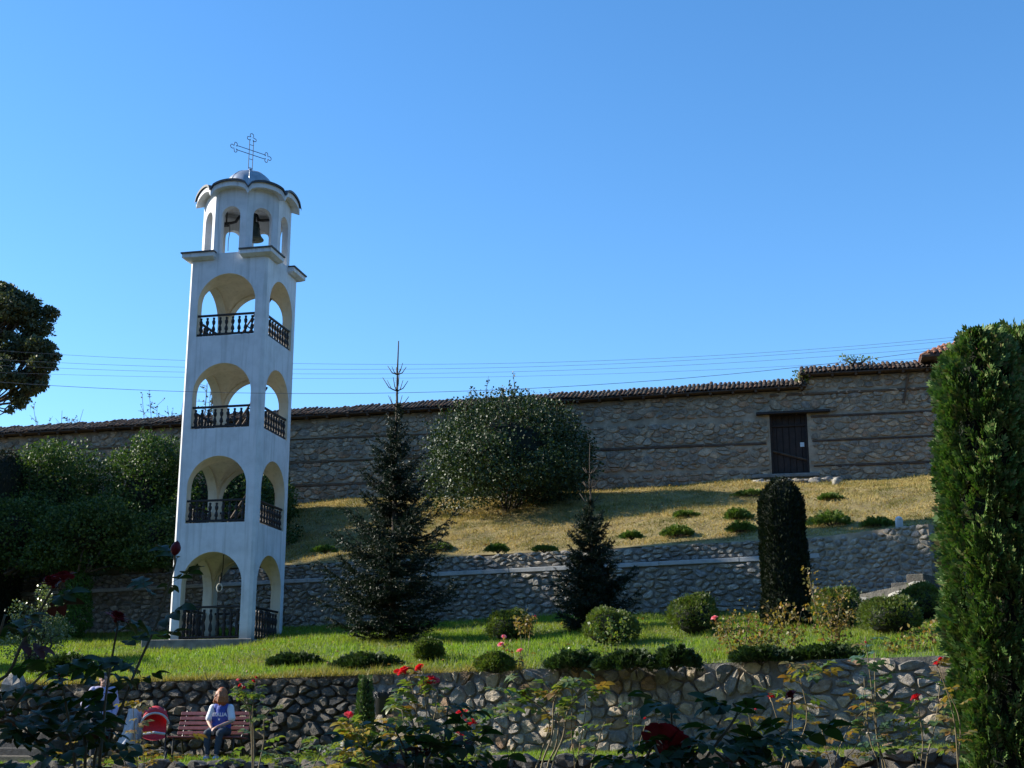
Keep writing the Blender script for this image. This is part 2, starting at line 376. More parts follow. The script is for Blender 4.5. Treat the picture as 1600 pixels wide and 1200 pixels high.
# ------------------------------------------------------------------ rubble: every stone a cell of a stretched, jittered net
def cells(x0, x1, z0, z1, w, h, jit=.42, drop=.15, seed=1, gap=.02, skip=None):
    rg = random.Random(seed); k = h/w
    nx = max(2, int((x1-x0)/w)); nz = max(1, int(round((z1-z0)/h)))
    pts = {}
    for j in range(-1, nz+1):
        for i in range(-1, nx+1):
            inside = 0 <= j < nz and 0 <= i < nx
            if inside and rg.random() < drop: continue
            x = x0 + (i+.5+(.5 if j % 2 else 0)*.9+rg.uniform(-jit, jit))*(x1-x0)/nx
            z = z0 + (j+.5+rg.uniform(-jit, jit)*.8)*(z1-z0)/nz
            pts.setdefault((i, j), []).append((x*k, z))
    out = []
    for (i, j), l in pts.items():
        if not (0 <= j < nz and 0 <= i < nx): continue
        for (cx, cz) in l:
            poly = [(x0*k, z0), (x1*k, z0), (x1*k, z1), (x0*k, z1)]
            if not (x0*k < cx < x1*k and z0 < cz < z1): continue
            for dj in (-2,-1,0,1,2):
                for di in (-3,-2,-1,0,1,2,3):
                    for (qx, qz) in pts.get((i+di, j+dj), ()):
                        if qx == cx and qz == cz: continue
                        mx, mz = (cx+qx)/2, (cz+qz)/2; nx_, nz_ = qx-cx, qz-cz
                        L = math.hypot(nx_, nz_); nx_ /= L; nz_ /= L
                        new = []
                        for a in range(len(poly)):
                            p, q = poly[a], poly[(a+1) % len(poly)]
                            dp = (p[0]-mx)*nx_+(p[1]-mz)*nz_+gap/2; dq = (q[0]-mx)*nx_+(q[1]-mz)*nz_+gap/2
                            if dp <= 0: new.append(p)
                            if (dp < 0 < dq) or (dq < 0 < dp):
                                t = dp/(dp-dq); new.append((p[0]+(q[0]-p[0])*t, p[1]+(q[1]-p[1])*t))
                        poly = new
                        if len(poly) < 3: break
                    if len(poly) < 3: break
                if len(poly) < 3: break
            if len(poly) < 3: continue
            poly = [(p[0]/k, p[1]) for p in poly]
            bx = [p[0] for p in poly]; bz = [p[1] for p in poly]
            if max(bx)-min(bx) < .05 or max(bz)-min(bz) < .035: continue
            c = (sum(bx)/len(bx), sum(bz)/len(bz))
            if skip and skip(c, min(bx), max(bx), min(bz), max(bz)): continue
            out.append((c, poly))
    return out
def stone_geo(c, poly, out, nseg=10, rg=random, round_=.5, tilt=.15, embed=.05, shrink=1.0, rings=2):
    """domed stone: local x along the wall, -y out of it, z up; origin at c"""
    pts = [(p[0]-c[0], p[1]-c[1]) for p in poly]
    for _ in range(1):
        q = []
        for a in range(len(pts)):
            p0, p1 = pts[a], pts[(a+1) % len(pts)]
            q += [(p0[0]*(1-.25)+p1[0]*.25, p0[1]*.75+p1[1]*.25), (p0[0]*.25+p1[0]*.75, p0[1]*.25+p1[1]*.75)]
        pts = q
    n = len(pts); ln = [math.hypot(pts[(i+1) % n][0]-pts[i][0], pts[(i+1) % n][1]-pts[i][1]) for i in range(n)]; T = sum(ln)
    o, acc, i = [], 0, 0
    for k in range(nseg):
        d = T*k/nseg
        while acc+ln[i] < d and i < n-1: acc += ln[i]; i += 1
        t = (d-acc)/max(ln[i], 1e-6); a, b = pts[i], pts[(i+1) % n]
        o.append(((a[0]+(b[0]-a[0])*t)*shrink*rg.uniform(.95, 1.09), (a[1]+(b[1]-a[1])*t)*shrink*rg.uniform(.95, 1.09)))
    tx, tz = rg.uniform(-tilt, tilt), rg.uniform(-tilt, tilt)
    V = [(x, embed, z) for x, z in o]; lev = [(.99, .5), (.72+.2*(1-round_), .9)] if rings == 2 else [(.85, .75)]
    for s, d in lev:
        V += [(x*s, -out*d*rg.uniform(.65, 1.25) - (x*tx+z*tz)*s, z*s) for x, z in o]
    V.append((0, -out*rg.uniform(.9, 1.1), 0))
    F = []
    for r_ in range(len(lev)):
        for k in range(nseg):
            k2 = (k+1) % nseg; F.append((r_*nseg+k, r_*nseg+k2, (r_+1)*nseg+k2, (r_+1)*nseg+k))
    top = len(lev)*nseg
    for k in range(nseg): F.append((top+k, top+(k+1) % nseg, len(V)-1))
    return V, F
def lay(parent, cs, out, mat, y=0.0, limit=300, score=None, nseg=10, rg=None, smooth=True, name='stone', restname='small_stones', **kw):
    rg = rg or random.Random(5)
    def area(p):
        s = 0
        for a in range(len(p)):
            q = p[(a+1) % len(p)]; s += p[a][0]*q[1]-q[0]*p[a][1]
        return abs(s)
    cs = sorted(cs, key=lambda cp: -(score(cp[0])*area(cp[1]) if score else area(cp[1])))
    for c, p in cs[:limit]:
        V, F = stone_geo(c, p, out*rg.uniform(.6, 1.4), nseg, rg, **kw)
        MB().add(V, F).build(name, mat, parent, smooth=smooth, loc=(c[0], y, c[1]))
    if len(cs) > limit:
        m = MB()
        for c, p in cs[limit:]:
            V, F = stone_geo(c, p, out*rg.uniform(.6, 1.4), max(7, nseg-2), rg, **kw)
            m.add([(v[0]+c[0], v[1]+y, v[2]+c[1]) for v in V], F)
        m.build(restname, mat, parent, smooth=smooth, kind='stuff')
def wall_frame(name, label, cat, X0, Yfun, X1):
    a = math.atan2(Yfun(X1)-Yfun(X0), X1-X0)
    t = thing(name, label, cat, (X0, Yfun(X0), 0), a); L = math.hypot(X1-X0, Yfun(X1)-Yfun(X0)); return t, L, math.cos(a)
def core(parent, x0, x1, y0, y1, z0, z1fun, mat, name='mortar_core', step=.25, rough=.02, seed=3):
    """uneven backing the stones are set in"""
    rg = random.Random(seed); n = max(2, int((x1-x0)/step)); m = MB(); nz = 6
    V = []; F = []
    for i in range(n+1):
        x = x0+(x1-x0)*i/n; zt = z1fun(x)+rg.uniform(-1, 1)*rough
        for j in range(nz+1): V.append((x, y0+rg.uniform(-1, 1)*rough*.5, z0+(zt-z0)*j/nz))
        V.append((x, y1, zt+rg.uniform(-1, 1)*rough)); V.append((x, y1, z0))
    k = nz+3
    for i in range(n):
        for j in range(k-1): F.append((i*k+j, (i+1)*k+j, (i+1)*k+j+1, i*k+j+1))
    F.append(tuple(range(k))[::-1]); F.append(tuple(n*k+j for j in range(k)))
    return m.add(V, F).build(name, mat, parent, smooth=False)

# ---- front garden wall: dry stone on the left, mortared cobbles on the right
fw, L, ca = wall_frame('garden_wall', 'low retaining wall of big grey and tan cobbles behind the roses', 'stone wall', -2.9, Yf, 12.5)
x2z = lambda s: zf(-2.9+s*ca)
core(fw, 0, L, .03, .45, -.8, lambda s: x2z(s)-.005, M['mortar'], rough=.012)
V1 = cells(0, 8.0, -.48, 1.08, .22, .23, .48, .33, 21, .03, skip=None)
V2 = cells(8.02, L, -.38, 1.21, .29, .165, .48, .33, 22, .03)
def lean(cs, z0, zt): return [((c[0], c[1]+(x2z(c[0])-zt-.01)*(c[1]-z0)/(zt-z0)), [(p[0], p[1]+(x2z(c[0])-zt-.01)*(p[1]-z0)/(zt-z0)) for p in q]) for c, q in cs]
V1, V2 = lean(V1, -.48, 1.08), lean(V2, -.38, 1.21)
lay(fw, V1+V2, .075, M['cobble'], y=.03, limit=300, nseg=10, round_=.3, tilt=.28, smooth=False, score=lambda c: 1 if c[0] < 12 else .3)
fd, L, ca = wall_frame('dry_stone_wall', 'dark uneven dry stone retaining wall behind the red bench', 'stone wall', -15.5, Yf, -2.92)
zfd = lambda s: zf(-15.5+s*ca)
core(fd, 0, L, .09, .5, -1.0, lambda s: zfd(s)-.02, M['earth'], rough=.04)
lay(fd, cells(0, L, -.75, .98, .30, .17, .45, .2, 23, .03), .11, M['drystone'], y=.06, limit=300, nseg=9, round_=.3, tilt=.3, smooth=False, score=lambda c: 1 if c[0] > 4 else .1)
# ---- low edging of field stones at the very front
fe, L, ca = wall_frame('edging_wall', 'low edging of rough dark field stones along the bottom lawn', 'stone edging', -14, lambda X: Yf(X)-3.3, 10)
core(fe, 0, L, .05, .35, -1.65, lambda s: zb(-14+s*ca)-.12, M['earth'], rough=.05)
EC = [((c[0], c[1]+.02*(c[0]*ca-14)), [(p[0], p[1]+.02*(c[0]*ca-14)) for p in q]) for c, q in cells(0, L, -1.6, -.40, .38, .24, .42, .15, 24, .03)]
lay(fe, EC, .12, M['drystone'], y=.02, limit=140, nseg=9, round_=.4, tilt=.3, smooth=False, score=lambda c: 1 if c[1] > -.9 else .1)
# crest stones lying on the edging
rg = random.Random(31)
for i in range(46):
    s = rg.uniform(2, L-1); w = rg.uniform(.18, .36); c = (0, 0)
    poly = [(math.cos(a)*w*.5, math.sin(a)*w*.33) for a in [k*math.pi/3+rg.uniform(-.3,.3) for k in range(6)]]
    V, F = stone_geo(c, poly, rg.uniform(.07, .13), 9, rg, .5, .2)
    MB().add(V, F).build('stone', M['drystone'], fe, smooth=True, loc=(s, .15+rg.uniform(-.08,.1), zb(-14+s*ca)-.1), rot=(-math.pi/2, 0, rg.uniform(0, 6)))

# ---- middle terrace wall: lower face, concrete band, upper tier set back
mw, L, ca = wall_frame('terrace_wall', 'two tier stone terrace wall with a pale concrete band behind the tower', 'stone wall', -24, Ym, 8.62)
ZBAND = 4.58
core(mw, 0, L, .04, .6, 2.6, lambda s: ZBAND, M['mortar'], rough=.0)
lay_lim = lambda c: 1.0 if c[0] > 15 else .15
MC = cells(0, L, 3.05, ZBAND-.01, .29, .15, .47, .22, 41, .035)
UC = cells(0, L, ZBAND+.14, ZM1+.0, .27, .135, .47, .2, 42, .03)
lay(mw, MC, .085, M['terrace_stone'], y=.04, limit=200, nseg=9, round_=.4, smooth=False, tilt=.25, score=lay_lim, name='stone', restname='lower_stones')
core(mw, 0, L, .20, .7, ZBAND+.1, lambda s: ZM1-.03, M['mortar'], name='upper_core', rough=.025, seed=8)
lay(mw, UC, .085, M['terrace_stone'], y=.20, limit=100, nseg=8, round_=.4, smooth=False, tilt=.3, score=lay_lim, name='stone', restname='upper_stones')
for i in range(15):
    a, b = L*i/15+.006, L*(i+1)/15-.006
    MB().bbox(a, b, -.05+.004*(i % 3), .30, ZBAND+.004*(i % 2), ZBAND+.125+.004*(i % 3), .012).build('concrete_band', M['concrete'], mw)

# ---- right end: stair between a turned wall and a sloping parapet
def seg_wall(name, label, p0, p1, z0, ztop, seed, w=.34, h=.2, thick=.5, mat='terrace_stone', out=.06, cat='stone wall', gap=.035, cmat='mortar'):
    a = math.atan2(p1[1]-p0[1], p1[0]-p0[0]); Lw = math.hypot(p1[0]-p0[0], p1[1]-p0[1])
    t = thing(name, label, cat, (p0[0], p0[1], 0), a)
    core(t, 0, Lw, .03, thick, z0, lambda s: ztop(s/Lw), M[cmat], rough=.01, seed=seed)
    zt = max(ztop(0), ztop(1))
    cs = [cp for cp in cells(0, Lw, z0, zt, w, h, .42, .12, seed, gap) if max(p[1] for p in cp[1]) < ztop(cp[0][0]/Lw)+.03]
    lay(t, cs, out, M[mat], y=.03, nseg=9, round_=.5, tilt=.2)
    # end stones on the near end face
    for j, z in enumerate(np.arange(z0+.15, ztop(1)-.1, .27)):
        V, F = stone_geo((0,0), [(-thick*.38,-.11), (thick*.38,-.11), (thick*.38,.11), (-thick*.38,.11)], out, 9, random.Random(seed+j), .4)
        MB().add(V, F).build('stone', M[mat], t, smooth=True, loc=(Lw, thick*.5+.01, z), rot=(0, 0, math.pi/2))
    return t, Lw
pA, pB = (8.25, Ym(8.25)+.02), (11.0, Ym(8.25)-2.0)
seg_wall('stair_wall', 'sunlit stone wall turned towards the light beside the garden steps', pA, pB, 2.9, lambda u: 5.15+.12*u, 51, w=.22, h=.13, mat='terrace_stone', out=.04, gap=.025, cmat='mortar_old')
pC, pD = (8.2, Ym(8.25)-1.45), (10.5, Ym(8.25)-3.05)
seg_wall('stair_parapet', 'low pale parapet with a sloping top in front of the garden steps', pC, pD, 2.3, lambda u: 3.25+.42*u, 52, w=.5, h=.26, mat='pale_stone', thick=.35)
seg_wall('end_wall', 'shaded stone wall right of the garden steps by the tall thuja', (11.05, Ym(11.0)-.6), (20, Ym(20)+.2), 2.6, lambda u: 5.1, 53, thick=.5)
st = thing('garden_steps', 'worn stone steps climbing between parapet and sunlit wall', 'steps', (8.6, Ym(8.25)-.95, 2.9), math.atan2(-2.0, 2.75))
for i in range(6):
    MB().bbox(.1+i*.42, .1+i*.42+.46, -.33, .62, -.5+i*.17, .02+i*.19, .02).build('step', M['drystone'], st)
p = on_hill(1413, 826); p.y += .1
t = thing('marker_post', 'small white marker post on top of the sunlit stair wall', 'post', (10.45, Ym(8.25)-1.28, 5.2))
MB().bbox(-.09, .09, -.07, .07, -.1, .30, .02).build('shaft', M['white'], t); MB().lathe([(.10,.295), (.085,.34), (.03,.37)], 8).build('cap', M['white'], t)

# ---- tall monastery wall with its tiled coping
BW0 = -26.0
bw, L, ca = wall_frame('monastery_wall', 'tall old rubble wall with wooden tie beams and tiled coping on the hill', 'stone wall', BW0, Yb, 24.0)
def sx(px, py=700):                       # distance along the wall for a picture column
    for i in range(2000):
        s = L*i/2000; X = BW0+s*ca; Y = Yb(X)
        if proj(X, Y, zat(py, Y))[0] >= px: return s
    return L
sD0, sD1 = sx(1204), sx(1263)
def zw(px, py):
    s = sx(px, py); X = BW0+s*ca; return zat(py, Yb(X))
zD0, zD1 = zw(1230, 738), zw(1230, 648)
sSTEP, sEND = sx(1252, 600), sx(1470, 560)
_zA, _zB, _sA, _sB = zw(480, 655), zw(1200, 612), sx(480, 655), sx(1200, 612)
zTop = lambda s: _zA + (_zB-_zA)*(s-_sA)/(_sB-_sA)       # underside of the coping, left section
zTop2 = zw(1300, 588)
Z0 = 8.0
core(bw, 0, sD0, .04, .7, Z0, zTop, M['mortar_old'], rough=.0)
core(bw, sD1, sSTEP, .04, .7, Z0, zTop, M['mortar_old'], rough=.0, seed=4) if sSTEP > sD1+.3 else None
core(bw, max(sD1, sSTEP), L, .04, .7, Z0, lambda s: zTop2, M['mortar_old'], rough=.0, seed=5)
core(bw, sD0, sD1, .04, .7, zD1+.12, zTop, M['mortar_old'], name='wall_over_door', rough=.0, seed=6)
core(bw, sD0, sD1, .04, .7, Z0, lambda s: zD0-.06, M['mortar_old'], name='wall_under_door', rough=.0, seed=7)
zbeams = [9.45, 10.4, 11.35]
def bskip(c, a, b, z0, z1):
    if c[0] < sSTEP and z1 > zTop(c[0])-.02: return True
    return False
BC = []
lv = [8.3]+zbeams+[max(zTop(0), zTop(sSTEP))-.03]
for j in range(4):
    za, zb_ = lv[j]+(.05 if j else 0), lv[j+1]-.05
    if j < 3:
        BC += cells(0, sD0-.07, za, zb_, .31, .18, .48, .3, 60+j, .022) + cells(sD1+.07, sEND+2, za, zb_, .31, .18, .48, .3, 160+j, .022)
    else: BC += cells(0, sEND+2, za+.05, zb_, .31, .18, .48, .3, 60+j, .022, skip=bskip)
BC += cells(sD0-.05, sD1+.05, 8.3, zD0-.24, .3, .18, .44, .1, 68, .022)
BC += cells(sSTEP+.05, sEND+2, lv[4]+.02, zTop2-.02, .32, .2, .44, .16, 66, .035)
sL, sR = sx(455), sx(1470)
lay(bw, BC, .05, M['wall_stone'], y=.035, limit=300, nseg=9, round_=.25, tilt=.16, smooth=False, restname='rubble_stones',
    score=lambda c: (.3 if c[0] < sL or c[0] > sR else 1.0) * (1.6 if c[0] > sx(930) else 1))
rg = random.Random(9)
for k, z in enumerate(zbeams):
    s = 0.0
    while s < sEND+1.5:
        w = rg.uniform(3.0, 4.6); e = s+w-.02
        parts = [(s, e)]
        if z > zD0-.3 and z < zD1+.3: parts = [(s, min(e, sD0-.15)), (max(s, sD1+.15), e)]
        for a, b in parts:
            if k != 1 and sx(690) < a and b < sSTEP: continue
            if k != 1 and a < sx(690) < b: b = sx(690)
            if b-a > .3: MB().bbox(a, b, -.012+rg.uniform(-.006,.006), .10, z-.04+rg.uniform(-.03,.03), z+.03+rg.uniform(-.03,.03), .008).build('tie_beam', M['beam' if a < sx(690) else 'oldwood'], bw)
        s += w
# diagonal brace and wall plate in the raised part
MB().tube([(sx(1418,578), -.03, zTop2-.05), (sx(1409,610), -.03, zbeams[2]+.3)], .05, 6).build('brace', M['beam'], bw)
MB().bbox(sSTEP-1.2, sEND+1.5, -.03, .08, zw(1350, 611)-.05, zw(1350, 611)+.04, .01).build('tie_beam', M['beam'], bw)
# door in its opening
dr = thing('wooden_door', 'dark brown plank door with a slanted bar in the tall stone wall', 'door', (0,0,0), 0)
dr.location = bw.location; dr.rotation_euler = bw.rotation_euler
n = 6; wd = (sD1-sD0)/n
for i in range(n):
    MB().bbox(sD0+i*wd+.006, sD0+(i+1)*wd-.006, .22+.01*(i % 2), .28, zD0-.02, zD1+.02, .008).build('plank', M['doorwood'], dr)
MB().box(sD0, sD1, .285, .31, zD0-.03, zD1+.11).build('door_back', M['doorwood'], dr)
for a, b in ((sD0-.05, sD0+.07), (sD1-.07, sD1+.05)): MB().bbox(a, b, .10, .24, zD0-.04, zD1+.1, .01).build('jamb', M['doorwood'], dr)
MB().bbox(sD0+.05, sD1-.05, .17, .225, zD1-.42, zD1-.34, .01).build('ledge', M['doorwood'], dr)
MB().tube([(sD0+.05, .16, zD0+.85), (sD1-.04, .15, zD0+.45)], .04, 4).build('slanted_bar', M['oldwood'], dr)
MB().bbox(sD1-.30, sD1-.15, .195, .205, zD0+.98, zD0+1.15, .002).build('notice', mat_plain('paper', [(.5,.6,.66), (.6,.7,.75)], 9, .7, 0), dr)
MB().bbox(sD0-.48, sD1+.85, -.16, .62, zD1+.02, zD1+.12, .02).build('lintel', M['darkwood'], bw)
MB().bbox(sD0-.75, sD1+.35, -.10, .5, zD0-.20, zD0-.05, .03).build('threshold', M['plinth'], bw)
# landing of field stones under the door
ld = thing('door_landing', 'rough heap of grey stones forming the step below the plank door', 'stone step', (BW0+(sx(1165))*ca, Yb(BW0+sx(1165)*ca)-.75, 8.4), bw.rotation_euler.z)
Lw = sx(1305)-sx(1165)
core(ld, 0, Lw, .03, .85, -.5, lambda s: .40, M['mortar'], rough=.05)
lay(ld, cells(0, Lw, -.35, .42, .42, .2, .42, .15, 71, .03), .12, M['terrace_stone'], y=.0, nseg=9, round_=.4, tilt=.3)
for i in range(9):
    V, F = stone_geo((0,0), [(-.24,-.2), (.22,-.22), (.25,.18), (-.2,.2)], .12, 9, random.Random(90+i), .4)
    MB().add(V, F).build('stone', M['terrace_stone'], ld, smooth=True, loc=(.25+i*Lw/9.3, .3+.1*(i % 3), .40), rot=(-math.pi/2, 0, i))
q = on_hill(1306, 758)
t = thing('white_stone', 'small upright whitish stone at the right end of the door step', 'stone', q)
V, F = stone_geo((0,0), [(-.12,-.18), (.12,-.16), (.10,.18), (-.09,.16)], .12, 9, random.Random(4), .5)
MB().add(V+[(v[0], .10-v[1]*.2, v[2]) for v in V], F+[tuple(i+len(V) for i in f)[::-1] for f in F]).build('block', M['pale_stone'], t, smooth=True, loc=(0,0,.12))

# coping: wooden eaves and barrel tiles
def tile_mesh(name, mat, w=.155, l=.38, n=5):
    m = MB(); P = []
    for j in range(2):
        for s_, r_ in ((0, w*.5), (1, w*.5-.016)):
            for k in range(n+1):
                a = math.pi*k/n; P.append((math.cos(a)*r_*(1-.12*j), l*j, math.sin(a)*r_*.75))
    F = []; q = n+1
    for k in range(n):
        F.append((k, k+1, 2*q+k+1, 2*q+k)); F.append((q+k+1, q+k, 3*q+k, 3*q+k+1)); F.append((k+1, k, q+k, q+k+1))
    return m.add(P, F).mesh(name, mat, smooth=True)
TILE, RTILE = tile_mesh('tile', M['tile']), tile_mesh('red_tile', M['redtile'])
def coping(parent, s0, s1, zfn, mat_me, limit, y0=-.34, rows=4, pitch=.168, slope=R(24), rest='far_tiles'):
    rg = random.Random(int(s0*10)+3); count = 0; m = MB()
    items = []
    n = int((s1-s0)/pitch)
    for i in range(n):
        for r_ in range(rows):
            s = s0+(i+.5)*pitch
            items.append((r_, s))
    vis = lambda s: 0 if sL-8 < s < sR+.5 else 1
    items.sort(key=lambda q: (vis(q[1]), q[0], abs(q[1]-sx(1000))))
    tv = [v.co.copy() for v in mat_me.vertices]; tf = [tuple(p.vertices) for p in mat_me.polygons]
    for k, (r_, s) in enumerate(items):
        y = y0 + r_*.30*math.cos(slope) + rg.uniform(-.025,.025); z = zfn(s)+.10 + r_*.30*math.sin(slope) + rg.uniform(-.02,.025) + .03*math.sin(s*1.7)*math.sin(s*.6)
        rot = (slope+rg.uniform(-.05,.05), rg.uniform(-.12,.12), rg.uniform(-.08,.08))
        if k < limit: inst('tile', mat_me, parent, (s, y, z), rot)
        else:
            Mx = Matrix.Translation((s, y, z)) @ Matrix.Rotation(rot[2], 4, 'Z') @ Matrix.Rotation(rot[0], 4, 'X')
            m.add([Mx @ v for v in tv], tf)
    if m.v: m.build(rest, mat_me.materials[0], parent, smooth=True, kind='stuff')
    # boards and pan surface under the tiles
    MB().add([(s0,y0+.03,zfn(s0)+.085),(s1,y0+.03,zfn(s1)+.085),(s1,y0+1.2,zfn(s1)+.085+1.17*math.tan(slope)),(s0,y0+1.2,zfn(s0)+.085+1.17*math.tan(slope)),
              (s0,y0+.03,zfn(s0)+.05),(s1,y0+.03,zfn(s1)+.05),(s1,y0+1.2,zfn(s1)+.05),(s0,y0+1.2,zfn(s0)+.05)],
             [(0,1,2,3),(7,6,5,4),(4,5,1,0),(3,2,6,7),(0,3,7,4),(5,6,2,1)]).build('eave_board', M['oldwood'], parent)
    s = s0+.3
    while s < s1:
        MB().bbox(s, s+.09, y0+.06, .5, zfn(s)-.045, zfn(s)+.048, .008).build('rafter_end', M['oldwood'], parent); s += .85
coping(bw, 0, sSTEP+.15, zTop, TILE, 200)
coping(bw, sSTEP-.05, sEND-.2, lambda s: zTop2+.0, TILE, 90, rest='raised_tiles')
# stones closing the step of the coping
for i in range(5):
    V, F = stone_geo((0,0), [(-.2,-.12), (.2,-.1), (.18,.12), (-.17,.12)], .1, 9, random.Random(190+i), .4)
    MB().add(V, F).build('stone', M['wall_stone'], bw, smooth=True, loc=(sSTEP-.02, .1+.13*(i % 3), zTop(sSTEP)+.12+.13*i), rot=(0,0,-math.pi/2))
# ---- gatehouse corner at the right end, mostly behind the thuja
gh = thing('gatehouse', 'whitewashed gatehouse corner with a red tiled roof behind the tall thuja', 'building', (BW0+sEND*ca, Yb(BW0+sEND*ca), 0), bw.rotation_euler.z)
zg = zTop2 + .40
MB().bbox(-.02, 7, -.10, 5.0, 8.0, zg, .02).build('wall', M['stucco'], gh)
MB().add([(-.75,-.85,zg+.02),(7.8,-.85,zg+.02),(7.8,5.7,zg+.02),(-.75,5.7,zg+.02),(2.6,2.4,zg+1.75),(4.2,2.4,zg+1.75),
          (-.75,-.85,zg-.05),(7.8,-.85,zg-.05),(7.8,5.7,zg-.05),(-.75,5.7,zg-.05)],
         [(0,1,5,4),(1,2,5),(2,3,4,5),(3,0,4),(9,8,7,6),(6,7,1,0),(7,8,2,1),(8,9,3,2),(9,6,0,3)]).build('roof', M['oldwood'], gh)
rf = gh.children[-1]
for r_ in range(7):                      # tiles on the front and left slopes of the hipped roof
    for i in range(24):
        u = -.7+i*.215
        zz = zg+.06+(r_*.30)*math.sin(R(28)); yy = -.88+r_*.30*math.cos(R(28))
        if u > -.7+(yy+.88)*1.03 and u < 4.3: inst('tile', RTILE, rf, (u, yy, zz), (R(28), 0, RNG.uniform(-.05,.05)))
        v = -.8+i*.215
        if i < 20 and v > -.8+(r_*.30)*.9 and v < 3.5: inst('tile', RTILE, rf, (-.78+r_*.30*math.cos(R(27)), v, zg+.06+r_*.30*math.sin(R(27))), (R(27), 0, -math.pi/2+RNG.uniform(-.05,.05)))
# ------------------------------------------------------------------ bell tower
TS = 2.57; TH = TS/2; TT = .30; TA = .95; TI = TH-TT; TC = .085
corner = at(390, 1000, 40.0); TRZ = R(-12.2)
off = Matrix.Rotation(TRZ, 3, 'Z') @ Vector((TH, -TH, 0))
tower_z = zat(999, 40.27)
tw = thing('bell_tower', 'tall white four storey bell tower with arches and a cross on top', 'bell tower', (corner.x-off.x, corner.y-off.y, tower_z), TRZ)
zl = lambda py, Y=40.27: zat(py, Y)-tower_z
FLO = [0.0, zl(818), zl(670), zl(525)]; CRN = [zl(862), zl(712), zl(567), zl(427)]; ZCAP = zl(396, 40.27)
def face_map(k, ap):
    a = k*math.pi/2
    ca_, sa_ = math.cos(a), math.sin(a)
    return lambda u, d, z: ((u*ca_ - (-(ap-d))*sa_), (u*sa_ + (-(ap-d))*ca_), z)
def arch_pts(a, zc, n=20):
    return [(-a*math.cos(math.pi*i/n), zc-a+a*math.sin(math.pi*i/n)) for i in range(n+1)]
def arch_face(m, T, d, w, a, z0, zs, zc, z1, flip=False):
    """a wall face with one round headed opening; z1 may be a function of u"""
    zt = z1 if callable(z1) else (lambda u: z1)
    ap = arch_pts(a, zc); zsp = zc-a
    def q(*p):
        V = [T(u, d, z) for u, z in p]; m.add(V, [tuple(range(len(V)))[::-1] if flip else tuple(range(len(V)))])
    if zs > z0+1e-4: q((-w,z0), (w,z0), (w,zs), (a,zs), (-a,zs), (-w,zs))
    ne = 5
    for sgn in (-1, 1):
        us = [sgn*(a+(w-a)*i/ne) for i in range(ne+1)]
        p = [(us[0],zs), (us[-1],zs), (us[-1],zsp), (us[0],zsp)]; q(*(p if sgn > 0 else p[::-1]))
        for i in range(ne):
            p = [(us[i],zsp), (us[i+1],zsp), (us[i+1],zt(us[i+1])), (us[i],zt(us[i]))]; q(*(p if sgn > 0 else p[::-1]))
    for (u0, za), (u1, zb_) in zip(ap[:-1], ap[1:]): q((u0,za), (u1,zb_), (u1,zt(u1)), (u0,zt(u0)))
def reveal(m, T, d0, d1, a, zs, zc, sill=True):
    loop = [(-a, zs)] + arch_pts(a, zc) + [(a, zs)]
    for (u0, z0), (u1, z1) in zip(loop[:-1], loop[1:]):
        m.add([T(u0,d0,z0), T(u1,d0,z1), T(u1,d1,z1), T(u0,d1,z0)], [(0,1,2,3)])
    if sill: m.add([T(-a,d0,zs), T(a,d0,zs), T(a,d1,zs), T(-a,d1,zs)], [(0,1,2,3)])
shell, lining, floors_ = MB(), MB(), MB()
tops = FLO[1:]+[ZCAP]
for fl in range(4):
    z0, z1, zc = FLO[fl], tops[fl], CRN[fl]
    sill = z0 + (.0 if fl == 0 else .03)
    for k in range(4):
        T = face_map(k, TH)
        arch_face(shell, T, 0, TH-TC, TA, z0, sill, zc, z1)
        arch_face(lining, T, TT, TI, TA, z0, sill, zc, zc+.12, flip=True)
        reveal(lining if fl else lining, T, 0, TT, TA, sill, zc)
        # chamfered corner
        p0 = T(TH-TC, 0, z0); p1 = T(TH, TC, z0)
        shell.add([p0, p1, (p1[0],p1[1],z1), (p0[0],p0[1],z1)], [(0,1,2,3)])
    zs = zc-TA+.0
    n = 28
    def vf(u, v):
        x, y = (-1+2*u)*TI, (-1+2*v)*TI
        return (x, y, zs+.02+max(math.sqrt(max(0, TI*TI-x*x)), math.sqrt(max(0, TI*TI-y*y))))
    MB().grid(n, n, vf).build('vault', M['cream'], tw, smooth=False)
    if fl: floors_.box(-TI-.02, TI+.02, -TI-.02, TI+.02, z0-.12, z0)
floors_.box(-TH+.06, TH-.06, -TH+.06, TH-.06, ZCAP-.14, ZCAP-.01)
shell.build('wall', M['white'], tw); lining.build('arch_lining', M['cream'], tw); floors_.build('floor_slab', M['concrete'], tw)
MB().bbox(-TH-.75, TH+.12, -TH-.16, TH+.2, -.75, 0.0, .015).build('plinth', M['plinth'], tw)
